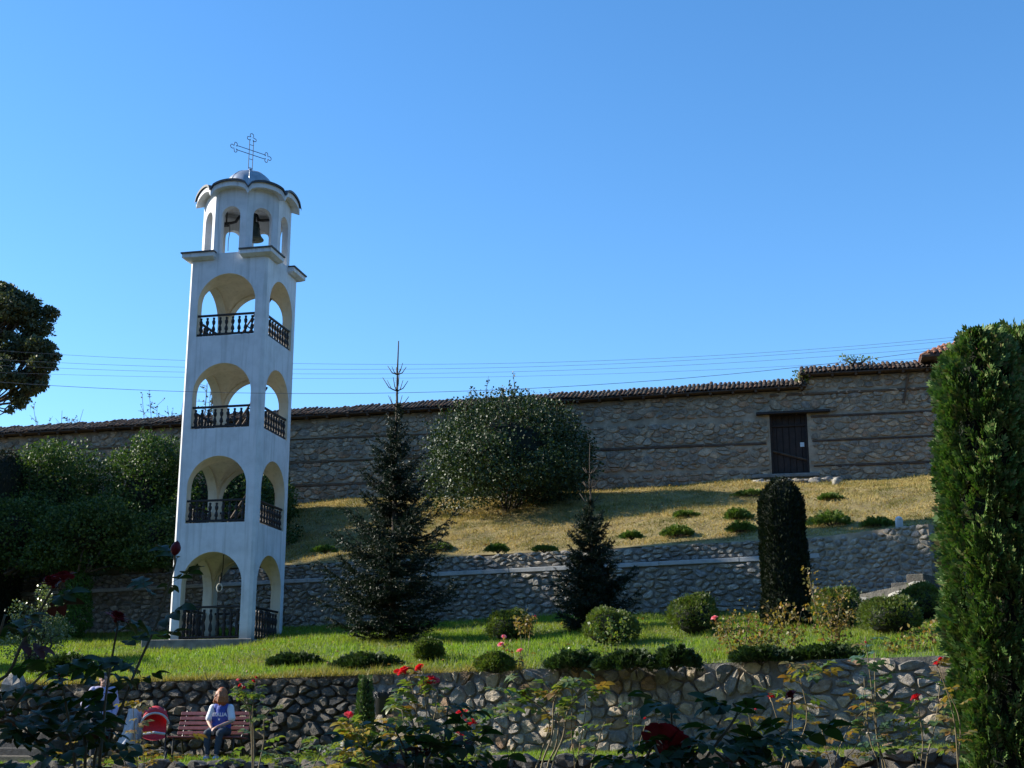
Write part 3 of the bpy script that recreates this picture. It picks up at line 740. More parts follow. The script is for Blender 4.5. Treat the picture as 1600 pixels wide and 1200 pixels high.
# corner caps: pale slab, dark sheet on top
for k in range(4):
    kk = .414*TH-.10; mrot = Matrix.Rotation(k*math.pi/2, 3, 'Z')
    def capring(ov, ki): return [(mrot @ Vector(p+(0,)))[:2] for p in ((ki, -TH-ov), (TH+ov, -TH-ov), (TH+ov, -ki), (TH-.12, -ki), (ki, -TH+.12))]
    lo, hi = capring(.08, kk+.04), capring(.20, kk)
    m = MB(); n = 5
    V = [(x,y,ZCAP-.17) for x,y in lo]+[(x,y,ZCAP-.10) for x,y in hi]+[(x,y,ZCAP+.03) for x,y in hi]
    F = [tuple(range(n))[::-1], tuple(range(2*n,3*n))]
    for j in range(2):
        for i in range(n): F.append((j*n+i, j*n+(i+1) % n, (j+1)*n+(i+1) % n, (j+1)*n+i))
    cp_ = m.add(V, F).build('corner_cap', M['white'], tw)
    top = capring(.24, kk-.02); m = MB()
    V = [(x,y,ZCAP+.032) for x,y in top]+[(x,y,ZCAP+.075) for x,y in top]
    F = [tuple(range(n))[::-1], tuple(range(n,2*n))]+[(i, (i+1) % n, n+(i+1) % n, n+i) for i in range(n)]
    m.add(V, F).build('slate_cover', M['slate'], cp_)
# open octagonal drum
AP = TH; OV = .24; HF = AP*math.tan(math.pi/8); DT = .2
ZV = zl(293, 39.95); RISE = .30; ZTOP = zl(265, 41.25)
def phi(x, y):
    a = math.atan2(y, x); return ((a+math.pi/8) % (math.pi/4))-math.pi/8
def roofz(x, y, thick=0.0):
    p = phi(x, y); r = math.hypot(x, y); Re = (AP+OV)/math.cos(p); q = min(1.0, r/Re)
    arch = math.sqrt(max(0, 1-(math.tan(p)/math.tan(math.pi/8))**2))
    barrel = ZV + RISE*(arch+(1-arch)*(1-q)) + .10*(1-q)
    rc = .86; cap = ZTOP - (rc-math.sqrt(max(0, rc*rc-r*r))) if r < rc*.98 else -9
    return max(barrel, cap) - thick
drum, dlin = MB(), MB()
zdc = zl(319, 40.1); zds = ZCAP+.03
for k in range(8):
    a = k*math.pi/4
    def T(u, d, z, a=a): 
        x, y = u, -(AP-d); return (x*math.cos(a)-y*math.sin(a), x*math.sin(a)+y*math.cos(a), z)
    zt = lambda u: roofz(*T(u, 0, 0)[:2], .12)
    wi = (AP-DT)*math.tan(math.pi/8)
    arch_face(drum, T, 0, HF, .31, ZCAP-.008, zds, zdc, zt)
    arch_face(dlin, T, DT, wi, .31, ZCAP-.008, zds, zdc, lambda u: ZV-.10, flip=True)
    reveal(drum, T, 0, DT, .31, zds, zdc)
dr_ = drum.build('drum_wall', M['white'], tw); dlin.build('drum_lining', M['white'], tw)
def polar(m, r0, r1, thick, flip, nr=10, na=96):
    def fn(u, v):
        a = 2*math.pi*u; p = ((a+math.pi/8) % (math.pi/4))-math.pi/8; Re = (AP+OV)/math.cos(p); r = (r0+(r1-r0)*v)*Re
        x, y = r*math.cos(a), r*math.sin(a); return (x, y, roofz(x, y, thick))
    return m.grid(na, nr, fn, flip)
sof = MB(); polar(sof, .0001, 1.0, .20, True)
# outer rim of the pale eave
def rim(m, z0, z1, s=1.0):
    na = 96
    V = []
    for i in range(na+1):
        a = 2*math.pi*i/na; p = ((a+math.pi/8) % (math.pi/4))-math.pi/8; Re = (AP+OV)/math.cos(p)*s; x, y = Re*math.cos(a), Re*math.sin(a); zz = roofz(x, y)
        V += [(x,y,zz-z0), (x,y,zz-z1)]
    return m.add(V, [(2*i, 2*i+2, 2*i+3, 2*i+1) for i in range(na)])
rim(sof, .20, .03)
sof.build('eave', M['white'], tw)
# metal dome sheet and the dark slate edge
dm = MB(); polar(dm, .0001, .96, -.035, False, 16); dome = dm.build('dome', M['zinc'], tw, smooth=True)
sl = MB(); polar(sl, .93, 1.035, -.03, False, 4); rim(sl, -.03, .045, 1.035); sl.build('slate_edge', M['slate'], tw, smooth=False)
for k in range(8):
    a = math.pi/8+k*math.pi/4
    MB().tube([(r*math.cos(a), r*math.sin(a), roofz(r*math.cos(a), r*math.sin(a))+.04) for r in np.linspace(.06, 1.2, 9)], .013, 5).build('seam', M['zinc'], dome)
MB().lathe([(.14,0), (.13,.05), (.07,.09), (.05,.14)], 12, (0,0,ZTOP+.0)).build('finial_base', M['zinc'], dome, smooth=True)
# wrought outline cross with clover ends
cx = MB(); CH = zl(204, 41.25)-ZTOP; arm = .50; zc_ = zl(234, 41.25)-ZTOP; g = .075
def clover(o, d, n_):
    """outline of a clover end starting and finishing on the two bars"""
    o, d, n_ = Vector(o), Vector(d), Vector(n_); pts = [o - n_*g]
    for c, r_, a0, a1 in ((d*.10-n_*.11, .065, -250, -60), (d*.22, .07, -150, 150), (d*.10+n_*.11, .065, 60, 250)):
        for i in range(7):
            a = R(a0+(a1-a0)*i/6); pts.append(o+c+d*(math.cos(a)*r_)+n_*(math.sin(a)*r_))
    pts.append(o+n_*g); return pts
ux, uz = Vector((1,0,0)), Vector((0,0,1))
cx.tube(clover(ux*arm+uz*zc_, ux, uz), .012, 5); cx.tube(clover(-ux*arm+uz*zc_, -ux, -uz), .012, 5); cx.tube(clover(uz*(CH-.3), uz, -ux), .012, 5)
for s_ in (-1, 1):
    cx.tube([ux*(-arm)+uz*(zc_+s_*g), ux*arm+uz*(zc_+s_*g)], .012, 5); cx.tube([ux*(s_*g)+uz*.1, ux*(s_*g)+uz*(CH-.3)], .012, 5)
for z in (.15, .45, CH-.42): cx.tube([ux*(-g)+uz*z, ux*g+uz*z], .01, 5)
cx.build('cross', M['iron'], tw, loc=(0,0,ZTOP+.03), rot=(0,0,-TRZ+math.pi/2-R(46)))
# balustrades: top rail > balusters, bottom rail
def bal_mesh(h, w=.038):
    return MB().lathe([(w*.75,0), (w*.75,.10*h), (w*.5,.14*h), (w*1.15,.26*h), (w*.95,.38*h), (w*.45,.52*h), (w*.95,.64*h), (w*1.1,.76*h), (w*.5,.87*h), (w*.75,.91*h), (w*.75,h)], 8).mesh('baluster', M['darkwood'], smooth=True)
for fl in range(4):
    hr = (zl(948)-zl(999)) if fl == 0 else .68
    bme = bal_mesh(hr-.15, .054)
    for k in range(4):
        z0 = FLO[fl]+(.0 if fl == 0 else .03); a = k*math.pi/2; nb = 9
        rot = Matrix.Rotation(a, 3, 'Z')
        rail = MB().bbox(-TA-.02, TA+.02, -.04, .04, -.03, .03, .01).build('railing', M['darkwood'], tw, loc=rot @ Vector((0, -(TH-.09), z0+hr)), rot=(0,0,a))
        MB().bbox(-TA-.02, TA+.02, -.035, .035, -.03, .03, .01).build('bottom_rail', M['darkwood'], rail, loc=(0,0,-hr+.07))
        for i in range(nb):
            inst('baluster', bme, rail, (-TA+TA*2*(i+.5)/nb, 0, -hr+.08))
# things that hang or stand in the tower
def in_tower(v): return tw.location + Matrix.Rotation(TRZ, 3, 'Z') @ Vector(v)
for fl, nm in ((1, 'second'), (2, 'third'), (3, 'top')):
    t = thing('ladder', 'dark wooden ladder leaning inside the %s storey of the tower' % nm, 'ladder', in_tower((0,0,FLO[fl])), TRZ, 'ladders in the bell tower')
    a, b = Vector((-.25,.1,.0)), Vector((.85,.05,1.62))
    for s_ in (-.17, .17): MB().tube([a+Vector((0,s_,0)), b+Vector((0,s_,0))], .032, 5).build('rail', M['oldwood'], t)
    for i in range(6):
        p = a.lerp(b, (i+.6)/6.4); MB().tube([p+Vector((0,-.17,0)), p+Vector((0,.17,0))], .022, 5).build('rung', M['oldwood'], t)
t = thing('bell_rope', 'dark bell rope with a pale loop hanging in the ground floor arch', 'rope', in_tower((-.12,-.25,CRN[0])), TRZ)
MB().tube([(0,0,.06), (.0,0,-.35), (-.03,0,-.55)], .016, 6).build('rope', M['rope'], t)
MB().tube([(-.03,0,-.5), (-.05,0,-.66), (-.08,0,-.82)], [.03,.04,.025], 6).build('knot', M['rope'], t)
MB().tube([(-.08+.085*math.sin(i*.6)*1.0, 0, -.95-.12*math.cos(i*.6)) for i in range(11)], .018, 6).build('loop', M['rope_w'], t)
bz = zl(345, 40.6)
t = thing('beam_yoke', 'dark iron beam with a curved yoke across the open belfry', 'beam', in_tower((0,0,bz+.22)), TRZ)
MB().tube([(-1.05,-.25,0), (-.45,-.25,0), (-.3,-.25,.03), (-.2,-.25,.18), (-.05,-.25,.27), (.25,-.25,.27), (.42,-.25,.2), (.5,-.25,.02), (.62,-.25,0), (1.05,-.25,0)], .045, 6).build('beam', M['iron'], t)
MB().bbox(-.95, -.55, -.33, -.17, -.09, -.03, .01).build('bracket', M['iron'], t)
MB().tube([(-.62,-.25,0), (-.62,-.25,.5), (-.9,-.1,.75)], .025, 5).build('hanger', M['iron'], t); MB().tube([(.42,-.25,.15), (.58,-.33,-.35)], .016, 5).build('lever', M['iron'], t)
t = thing('bell', 'greenish bronze bell hanging in the octagonal belfry', 'bell', in_tower((.34,-.25,bz-.42)), TRZ)
MB().lathe([(.33,0), (.325,.03), (.27,.09), (.215,.2), (.185,.36), (.175,.5), (.14,.58), (.05,.61), (.05,.86)], 20).build('bell_body', M['bronze'], t, smooth=True)
MB().ball((0,0,.02), .06, 8, 6).build('clapper', M['iron'], t)
MB().tube([(0,0,0), (.02,0,-.3), (-.02,0,-.6), (-.01,0,-.95)], .012, 5).build('bell_cord', M['rope'], t, loc=(-.82,-.05,.62))
# ------------------------------------------------------------------ vegetation
M['bark'] = mat_plain('bark', [(.035,.025,.018), (.06,.045,.032), (.09,.07,.05)], 14, .9, .7, .02)
M['twig'] = mat_plain('green_brown_twig', [(.05,.045,.02), (.09,.075,.035), (.13,.10,.05)], 14, .8, .4, .01)
M['cane'] = mat_plain('rose_cane', [(.03,.035,.012), (.05,.05,.02), (.085,.06,.03)], 14, .6, .3, .005)
M['dry_cane'] = mat_plain('dry_rose_cane', [(.10,.08,.035), (.16,.12,.055), (.20,.17,.09)], 14, .7, .3, .005)
M['lilac'] = mat_leaf('glossy_shrub_leaf', [(.014,.030,.009), (.022,.044,.013), (.038,.064,.018), (.075,.105,.034)], .5, .12, (1.5,1.7,.6), .35)
M['hedge'] = mat_leaf('hedge_leaf', [(.022,.048,.012), (.036,.075,.018), (.056,.10,.024), (.11,.15,.042)], .55, .25, (1.5,1.7,.6), .3)
M['thuja'] = mat_leaf('thuja_spray', [(.035,.085,.018), (.06,.125,.028), (.10,.175,.042), (.17,.225,.07), (.12,.10,.04)], .6, .10, (1.3,1.7,.5), .25)
M['thuja_dark'] = mat_leaf('dark_cypress_spray', [(.008,.014,.006), (.014,.022,.009), (.02,.03,.012)], .6, .1, (1.2,1.4,.6), .2)
M['boxball'] = mat_leaf('clipped_thuja', [(.05,.085,.018), (.075,.12,.024), (.105,.15,.032), (.14,.175,.045), (.11,.07,.025)], .5, .3, (1.4,1.6,.5), .35)
M['juniper'] = mat_leaf('juniper_needle', [(.02,.042,.012), (.035,.062,.018), (.05,.08,.022)], .55, .2, (1.3,1.5,.6), .3)
M['hilljuniper'] = mat_leaf('hill_juniper_needle', [(.07,.12,.022), (.10,.16,.03), (.15,.19,.045)], .55, .25, (1.3,1.5,.6), .3)
M['spruce'] = mat_leaf('spruce_needle', [(.008,.018,.008), (.014,.026,.012), (.022,.038,.016)], .5, .1, (1.2,1.4,.7), .3)
M['pale_leaf'] = mat_leaf('pale_shrub_leaf', [(.10,.14,.04), (.16,.20,.08), (.26,.28,.16), (.08,.11,.03)], .35, .3, (1.3,1.4,.6), .6)
M['fern'] = mat_leaf('feathery_shrub_leaf', [(.05,.12,.03), (.07,.16,.035), (.10,.19,.05)], .5, .4, (1.3,1.6,.6), .3)
M['treeleaf'] = mat_leaf('tree_leaf', [(.035,.05,.025), (.05,.07,.035), (.07,.09,.045), (.09,.10,.055)], .5, .25, (1.5,1.5,.7), .35)
M['core'] = mat_plain('shade_core', [(.006,.010,.004), (.010,.016,.006)], 8, .95, .8, .03)  # near-black solid filler standing for the shaded crown inside, blocks see-through
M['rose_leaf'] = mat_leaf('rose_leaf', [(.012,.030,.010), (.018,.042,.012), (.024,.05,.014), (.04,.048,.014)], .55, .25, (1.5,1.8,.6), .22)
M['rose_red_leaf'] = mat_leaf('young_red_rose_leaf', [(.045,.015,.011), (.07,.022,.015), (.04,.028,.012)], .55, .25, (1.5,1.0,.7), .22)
M['rose_leaf_lit'] = mat_leaf('sunlit_rose_leaf', [(.06,.11,.03), (.09,.14,.035), (.14,.17,.05), (.20,.19,.05)], .42, .4, (1.3,1.5,.5), .45)  # lighter copy of the rose leaf, sunlight put into its colour
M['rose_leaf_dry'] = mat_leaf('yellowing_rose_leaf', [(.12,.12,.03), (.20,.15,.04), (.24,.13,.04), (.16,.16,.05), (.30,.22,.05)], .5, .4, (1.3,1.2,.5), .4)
M['grey_leaf'] = mat_leaf('grey_green_rose_leaf', [(.04,.09,.05), (.06,.12,.065), (.09,.15,.075)], .45, .3, (1.2,1.5,.7), .45)
M['yellow_leaf'] = mat_leaf('yellow_rose_leaf', [(.35,.26,.03), (.42,.32,.05), (.24,.22,.04)], .45, .45, (1.2,1.1,.5), .4)
def petal(name, c0, c1, c2): return mat_leaf(name, [c0, c1, c2], .55, .3, (1.6,1.0,1.0), .3)
M['red_petal'] = petal('red_petal', (.45,.012,.02), (.56,.02,.03), (.62,.03,.045))
M['dark_petal'] = petal('dark_red_petal', (.10,.006,.010), (.14,.009,.014), (.18,.012,.018))
M['pink_petal'] = petal('pink_petal', (.75,.22,.28), (.82,.32,.36), (.85,.45,.45))
M['hot_petal'] = petal('crimson_pink_petal', (.68,.04,.10), (.75,.07,.15), (.80,.16,.22))

def lump_pts(N, lumps, shell=.13):
    w = np.array([l[1][0]*l[1][1]+l[1][1]*l[1][2]+l[1][0]*l[1][2] for l in lumps]); w = w/w.sum()
    idx = RNG.choice(len(lumps), N, p=w); C = np.array([l[0] for l in lumps])[idx]; Rr = np.array([l[1] for l in lumps])[idx]
    d = unit(N); r = 1-np.abs(RNG.normal(0, shell, N)); r = np.clip(r, .2, 1.05)
    f = 1+.13*np.sin(d[:,0]*5+idx*2.1)*np.sin(d[:,1]*6+idx)+.12*np.sin(d[:,2]*7+d[:,0]*4+idx*1.3)
    return C + d*Rr*(r*f)[:, None], d
def leaf_cloud(P, D, size, out=.5, up=.2, spread=.8):
    n = len(P); A = unit(n)*spread + D*out + np.array([0,0,up]); H = D + unit(n)*.8
    return scatter(LEAF_V, LEAF_F, P, A, H, size*RNG.uniform(.6, 1.35, n))
def branches(m, base, targets, r0, seg=5, wob=.08):
    for t in targets:
        b = Vector(base) + Vector((random.uniform(-.15,.15), random.uniform(-.15,.15), 0)); t = Vector(t); n = 6
        pts = [b.lerp(t, i/n) + Vector((random.gauss(0,wob), random.gauss(0,wob), 0))*(i/n) for i in range(n+1)]
        m.tube(pts, [r0*(1-.8*i/n) for i in range(n+1)], seg)
def bush(name, label, base, lumps, N, size, mat, cat='shrub', group=None, shell=.13, sprigs=0, core_=None, stems=7, crown_name='foliage', out=.5, up=.2):
    t = thing(name, label, cat, base, 0, group)
    P, D = lump_pts(N, lumps, shell); k = P[:, 2] > -.02; P, D = P[k], D[k]
    V, F = leaf_cloud(P, D, size, out, up)
    m = MB(); branches(m, (0,0,-.1), [Vector(l[0]) for l in (lumps*3)[:stems]], .05 if stems else .02)
    if sprigs:                               # thin shoots standing out of the top
        SV, SF = [V], [F]; b = len(V)
        for i in range(sprigs):
            q = P[RNG.integers(len(P))]
            if q[2] < .6*P[:, 2].max(): continue
            h = RNG.uniform(.25, .6); tip = q + np.array([RNG.normal(0,.1), RNG.normal(0,.1), h])
            m.tube([q-np.array([0,0,.3]), q, tip], [.012,.010,.004], 4)
            n = 12; ts = RNG.uniform(0, 1, n)[:, None]; PP = q*(1-ts)+tip*ts
            v, f = leaf_cloud(PP, np.tile(np.array([[0,0,1.]]), (n,1))*.3+unit(n)*.6, size*.9); SV.append(v); SF.append(f+b); b += len(v)
        V, F = np.concatenate(SV), np.concatenate(SF)
    np_obj(crown_name, V, F, M[mat], t)
    m.build('branches', M['bark'], t, smooth=True, kind='stuff')
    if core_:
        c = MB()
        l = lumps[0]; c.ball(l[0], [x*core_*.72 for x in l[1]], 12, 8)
        c.build('shade_core', M['core'], t, kind='stuff')
    return t
def lumpy(w, d, h, n, seed, r=.42, z0=.0):
    """lumps filling a dome w wide, d deep, h tall"""
    rg = random.Random(seed); L = [((0,0,h*.45), (w*.40, d*.40, h*.45))]
    for i in range(n):
        a = 2*math.pi*i/n*2.4+rg.uniform(-.3,.3); e = rg.uniform(.05, 1)
        rr = math.sqrt(max(0, 1-(e*.9)**2)); k = rg.uniform(.55, 1.42)*r
        L.append(((math.cos(a)*rr*w*.5*(1-k*.75), math.sin(a)*rr*d*.5*(1-k*.75), max(h*k*.35, h*(.12+.78*e)-h*k*.30)), (w*k*.42, d*k*.42, h*k*.40)))
    return L
# --- big shrubs on the bank
b = on_hill(795, 797); b.y = Yb(b.x)-3.7; b.z = hill_z(b.x, b.y)-.15; ppm = FPX/depth(b.y, b.z)
bush('round_shrub', 'large round glossy leaved shrub on the dry bank below the tall wall', (b.x-.05, b.y, b.z), lumpy(305/ppm, 6.4, 4.85, 40, 3, .36), 46000, .105, 'lilac', sprigs=260, core_=.75, shell=.22)
for px, wpx, top, Y, lab, sd in ((70, 265, 668, 48.6, 'broad dark green hedge shrub at the left edge below the tall wall', 5), (222, 165, 660, 48.2, 'tall leafy shrub on the bank just left of the tower', 6), (385, 135, 675, 51.2, 'rear hedge shrub between the tower and the tall wall', 10), (350, 235, 672, 47.8, 'hedge shrub behind the tower seen dark through its arches', 9), (-95, 190, 690, 48.8, 'hedge shrub outside the left edge next to the broad one', 8)):
    X = (px-800)/FPX*depth(Y, 6); z = hill_z(X, Y)-.2; h = zat(top, Y)-z; pm = FPX/depth(Y, z+2)
    bush('hedge_shrub', lab, (X, Y, z), lumpy(wpx/pm, 4.2, h, 34, sd, .36), 32000, .105, 'hedge', group='hedge shrubs on the bank', sprigs=60, core_=.75, shell=.22)
for px, wpx, top, bot, lab, sd in ((130, 190, 770, 893, 'low dark shrub in the shade on the bank below the hedge', 12), (15, 190, 760, 897, 'low dark shrub at the left end of the terrace wall top', 13), (245, 130, 785, 893, 'low dark shrub in the shade behind the tower pillar', 14)):
    b = on_hill(px, bot-4); h = zat(top, b.y)-b.z; pm = FPX/depth(b.y, b.z+1)
    bush('shade_shrub', lab, b, lumpy(wpx/pm, 2.2, h, 22, sd, .40), 13000, .10, 'hedge', group='low shrubs under the hedge', core_=.62, stems=4)

# --- conifers
def spruce(name, label, base, H, W, seed, whorls, prof, leader=.12):
    rg = random.Random(seed); rn = np.random.default_rng(seed); t = thing(name, label, 'spruce', base)
    tr = MB(); tr.tube([(0,0,-.2), (0,0,H*.35), (.01,0,H*.7), (0,0,H*.9), (.015,0,H)], [H*.013, H*.009, H*.005, H*.0028, H*.0018], 7); tr.build('trunk', M['bark'], t, smooth=True)
    segs = []; bm_ = MB()
    for w in range(whorls):
        f = w/(whorls-1); z = H*(.03+(1-leader*1.9-.03)*f**.92); Lb = W*.5*prof(f)
        for k in range(rg.randint(4, 6) if f < .85 else 4):
            a = rg.uniform(0, 2*math.pi); L_ = Lb*rg.uniform(.55, 1.3); n = 6; pts = []
            rise = -.12+.75*f+rg.uniform(-.15,.15)
            for i in range(n+1):
                q = i/n; pts.append(Vector((math.cos(a)*L_*q, math.sin(a)*L_*q, z+rg.uniform(-.05,.05)+L_*(rise*q+.22*q*q-.12*math.sin(q*math.pi)))))
            bm_.tube(pts, [max(.004, .022*(1-f*.6)*(1-.85*i/n)) for i in range(n+1)], 4)
            for i in range(n): segs.append((pts[i], pts[i+1]))
            for i in range(1, n+1):                       # side twigs, flat fan
                for s_ in (-1, 1):
                    for _ in range(2):
                        if rg.random() < np.interp(f, [0,.45,.75,1], [0,.1,.5,.8]): continue
                        l2 = L_*(.42*(1-i/(n+1.5))+.07)*rg.uniform(.6, 1.2); d = Vector((math.cos(a+s_*rg.uniform(.5,1.1)), math.sin(a+s_*rg.uniform(.5,1.1)), rg.uniform(-.35,.25)))
                        p0 = pts[i-1].lerp(pts[i], rg.random()); segs.append((p0, p0+d*l2))
    for zf_, l_, n_ in ((1-leader*.98, .035, 6), (1-leader*1.45, .05, 6), (1-leader*1.9, .05, 5)):      # young upswept shoots round the leader, almost bare
        for k in range(n_):
            a = k*6.283/n_+rg.uniform(-.4,.4); q = H*l_*rg.uniform(.7, 1.2)
            bm_.tube([(0,0,H*zf_), (math.cos(a)*q*.55, math.sin(a)*q*.55, H*zf_+q*.25), (math.cos(a)*q, math.sin(a)*q, H*zf_+q*.95)], [.016,.013,.008], 4)
    segs.append((Vector((0,0,H*.70)), Vector((0,0,H*(1-leader*1.2)))))
    bm_.build('branches', M['bark'], t, smooth=True, kind='stuff')
    A0 = np.array([s[0][:] for s in segs]); A1 = np.array([s[1][:] for s in segs]); ln = np.linalg.norm(A1-A0, axis=1)
    cnt = np.maximum(3, (ln*105).astype(int)); idx = np.repeat(np.arange(len(segs)), cnt); n = len(idx)
    q = rn.uniform(0, 1, n)[:, None]; P = A0[idx]*(1-q)+A1[idx]*q; D = (A1-A0)[idx]; D /= np.linalg.norm(D, axis=1, keepdims=True)+1e-9
    r_ = rn.normal(size=(n,3)); r_ /= np.linalg.norm(r_, axis=1, keepdims=True)
    V, F = scatter(NEED_V, NEED_F, P, D*.9+r_*.9, rn.normal(size=(n,3)), np.stack([np.full(n,.022), rn.uniform(.05,.10,n), np.ones(n)], 1))
    np_obj('needles', V, F, M['spruce'], t, kind='stuff')
    return t
b = on_lawn(612, 1002); H = zat(530, b.y)-b.z
def prof1(f): return (1.0-.10*math.sin(f*15)) * np.interp(f, [0,.08,.24,.46,.73,.87,1], [.9,1.06,.92,.66,.34,.19,.07])
spruce('spruce_tree', 'tall dark spruce with a bare leader shoot right of the tower', b-Vector((0,0,.05)), H, 202/FPX*depth(b.y, b.z), 4, 46, prof1, .12)
b = on_lawn(925, 984); H = zat(690, b.y)-b.z
def prof2(f): return np.interp(f, [0,.1,.3,.42,.6,.8,1], [1.0,1.08,.95,.62,.5,.34,.06])
spruce('young_spruce', 'smaller dark spruce with a wide skirt in front of the terrace wall', b-Vector((0,0,.05)), H, 124/FPX*depth(b.y, b.z), 9, 40, prof2, .17)

def frond_template(n=3):
    V, F = [], []
    def lobe(x, y, a, l, w, z=0):
        b = len(V); c, s = math.cos(a), math.sin(a)
        for u, v in ((0,0), (-w,.5*l), (0,l), (w,.5*l)): V.append((x+u*c+v*s, y-u*s+v*c, z+.12*v*v)); 
        F.append((b, b+3, b+2, b+1))
    lobe(0, .45, 0, .55, .10)
    for i in range(n):
        y = .08+.26*i
        for s in (-1, 1): lobe(0, y, s*(.75-.1*i), .52-.09*i, .085)
    return V, F
FR_V, FR_F = frond_template()
def column(name, label, base, H, Rm, prof, N, size, mat, cat='thuja', group=None, seed=1, lum=.12, corek=.82, low=0.0, clump=0.0):
    rn = np.random.default_rng(seed); t = thing(name, label, cat, base, 0, group)
    z = rn.uniform(low, 1, N); a = rn.uniform(0, 2*np.pi, N)
    pr = np.array([prof(q) for q in z]); keep = rn.uniform(0, 1, N) < np.clip(pr+.15, .12, 1); z, a, pr = z[keep], a[keep], pr[keep]; n = len(z)
    bul = 1+lum*(np.sin(a*3+z*H*2.1)+np.sin(a*5-z*H*3.7+1)+np.sin(z*H*5.3+a*2))*.6
    cn = np.sin(a*4.3+z*H*3.1+seed)*np.sin(z*H*4.7-a*2.9+2)+.6*np.sin(a*9+z*H*7.3)*np.sin(z*H*9.1+a*5)
    if clump:
        kp = rn.uniform(0, 1, n) < np.clip(.70+cn*1.1, .08, 1); z, a, pr, bul, cn = z[kp], a[kp], pr[kp], bul[kp], cn[kp]; n = len(z); bul = bul*(1+clump*np.clip(cn, -1, 1))
    r_ = Rm*pr*bul*(1-np.abs(rn.normal(0, .08, n)))
    P = np.stack([np.cos(a)*r_, np.sin(a)*r_, z*H], 1); D = np.stack([np.cos(a), np.sin(a), np.full(n, .25)], 1)
    A = D*.75+np.array([0,0,.75])+rn.normal(0, .42, (n,3)); Hn = np.stack([-np.sin(a), np.cos(a), np.zeros(n)], 1)+rn.normal(0, .6, (n,3))
    V, F = scatter(FR_V, FR_F, P, A, Hn, size*rn.uniform(.6, 1.3, n))
    np_obj('foliage', V, F, M[mat], t)
    MB().lathe([(max(.01, Rm*prof(q)*corek), q*H) for q in np.linspace(.02, .97, 14)], 14).build('shade_core', M['core'], t, kind='stuff')
    MB().tube([(0,0,-.2), (0,0,H*.4)], [.07,.05], 7).build('trunk', M['bark'], t)
    return t
def prof_col(q): return max(.04, min(1, .80+.35*q) * (1-max(0, (q-.80)/.20)**2.2*.93))
b = on_lawn(1230, 978); H = zat(748, b.y)-b.z
column('cypress_column', 'dark clipped cypress column with a rounded top before the terrace wall', b, H, 39/FPX*depth(b.y, b.z), lambda q: max(.05, .96*(1-.12*q)*(1-max(0, (q-.80)/.20)**2.4*.9)), 9000, .10, 'thuja_dark', 'cypress', seed=3, lum=.03, corek=.9)
b = on_lawn(-14, 968); H = zat(705, b.y)-b.z
column('shaded_cypress', 'dark cypress cut off by the left edge of the picture', b, H, 46/FPX*depth(b.y, b.z), prof_col, 8000, .11, 'thuja_dark', 'cypress', seed=5, lum=.08)
# tall thujas close by on the right
def near_col(px, Y, top, rad, seed, label, N):
    X = (px-800)/FPX*depth(Y, 1.5); H = zat(top, Y)+1.6
    return column('thuja_column', label, (X, Y, -1.6), H, rad, lambda q: max(.05, (.86+.14*math.sin(q*3.0+.3))*(1-max(0, (q-.86)/.14)**2.3*.75)), N, .16, 'thuja', 'thuja', 'tall thujas on the right', seed, .05, .70, .12, .09)
near_col(1560, 13.6, 530, .46, 21, 'tall bushy green thuja at the right edge of the garden, the nearer left one', 24000)
near_col(1630, 13.9, 520, .50, 22, 'second tall thuja cut off by the right edge of the picture', 22000)
for i, (px, py) in enumerate(((1462, 1000), (1475, 820), (1500, 505), (1570, 512))):
    pass
b = on_bench(568, Yf(-2.6)-.5); H = zat(1058, b.y)-b.z
column('slim_thuja', 'slim young thuja beside the black litter bin', b, H, .16, lambda q: max(.06, math.sin(min(1, q*1.1+.12)*math.pi*.86)**.6), 2200, .075, 'thuja', 'thuja', seed=8, lum=.1)

# --- clipped balls and low junipers on the lawn, on the bank
def ball_bush(px, py, rx, hpx, label, mat='boxball', N=3800, group='clipped round shrubs on the lawn', fun=on_lawn, name='clipped_shrub', cat='shrub', size=.075, seed=1):
    b = fun(px, py); pm = FPX/depth(b.y, b.z); w = rx/pm; h = hpx/pm
    rn = np.random.default_rng(seed+int(px)); t = thing(name, label, cat, b, 0, group)
    d = rn.normal(size=(N,3)); d /= np.linalg.norm(d, axis=1, keepdims=True); d[:, 2] = np.where(d[:, 2] < -.55, -d[:, 2], d[:, 2])
    bul = 1+.09*np.sin(d[:, 0]*5+px)+.08*np.sin(d[:, 1]*6+d[:, 2]*4+px)+np.where(rn.uniform(0,1,N) < .03, rn.uniform(.05,.22,N), 0)
    P = d*np.array([w, w, h*.55])*(bul*(1-np.abs(rn.normal(0, .06, N))))[:, None]+np.array([0,0,h*.47])
    k = P[:, 2] > -.05; P, d = P[k], d[k]; n = len(P)
    V, F = scatter(FR_V, FR_F, P, d*.7+np.array([0,0,.5])+rn.normal(0, .45, (n,3)), rn.normal(size=(n,3)), size*rn.uniform(.6, 1.3, n))
    np_obj('foliage', V, F, M[mat], t)
    MB().ball((0,0,h*.46), (w*.86, w*.86, h*.47), 12, 8).build('shade_core', M['core'], t, kind='stuff')
    return t
for a in ((797, 1003, 33, 46, 'round clipped shrub behind the two pink roses'), (952, 1007, 41, 52, 'round clipped shrub just below the smaller spruce'),
          (1087, 991, 37, 58, 'neat ball shaped shrub with a pink rose at its right'), (1312, 984, 37, 62, 'round clipped shrub right of the dark cypress column'),
          (1394, 991, 45, 54, 'broad clipped shrub below the pale stair parapet'), (1440, 968, 38, 52, 'clipped shrub touching the tall thuja'),
          (670, 1034, 20, 31, 'smallest clipped ball alone on the lawn edge'), (774, 1052, 27, 28, 'low cushion shrub on the wall edge under the pink roses')): ball_bush(*a)
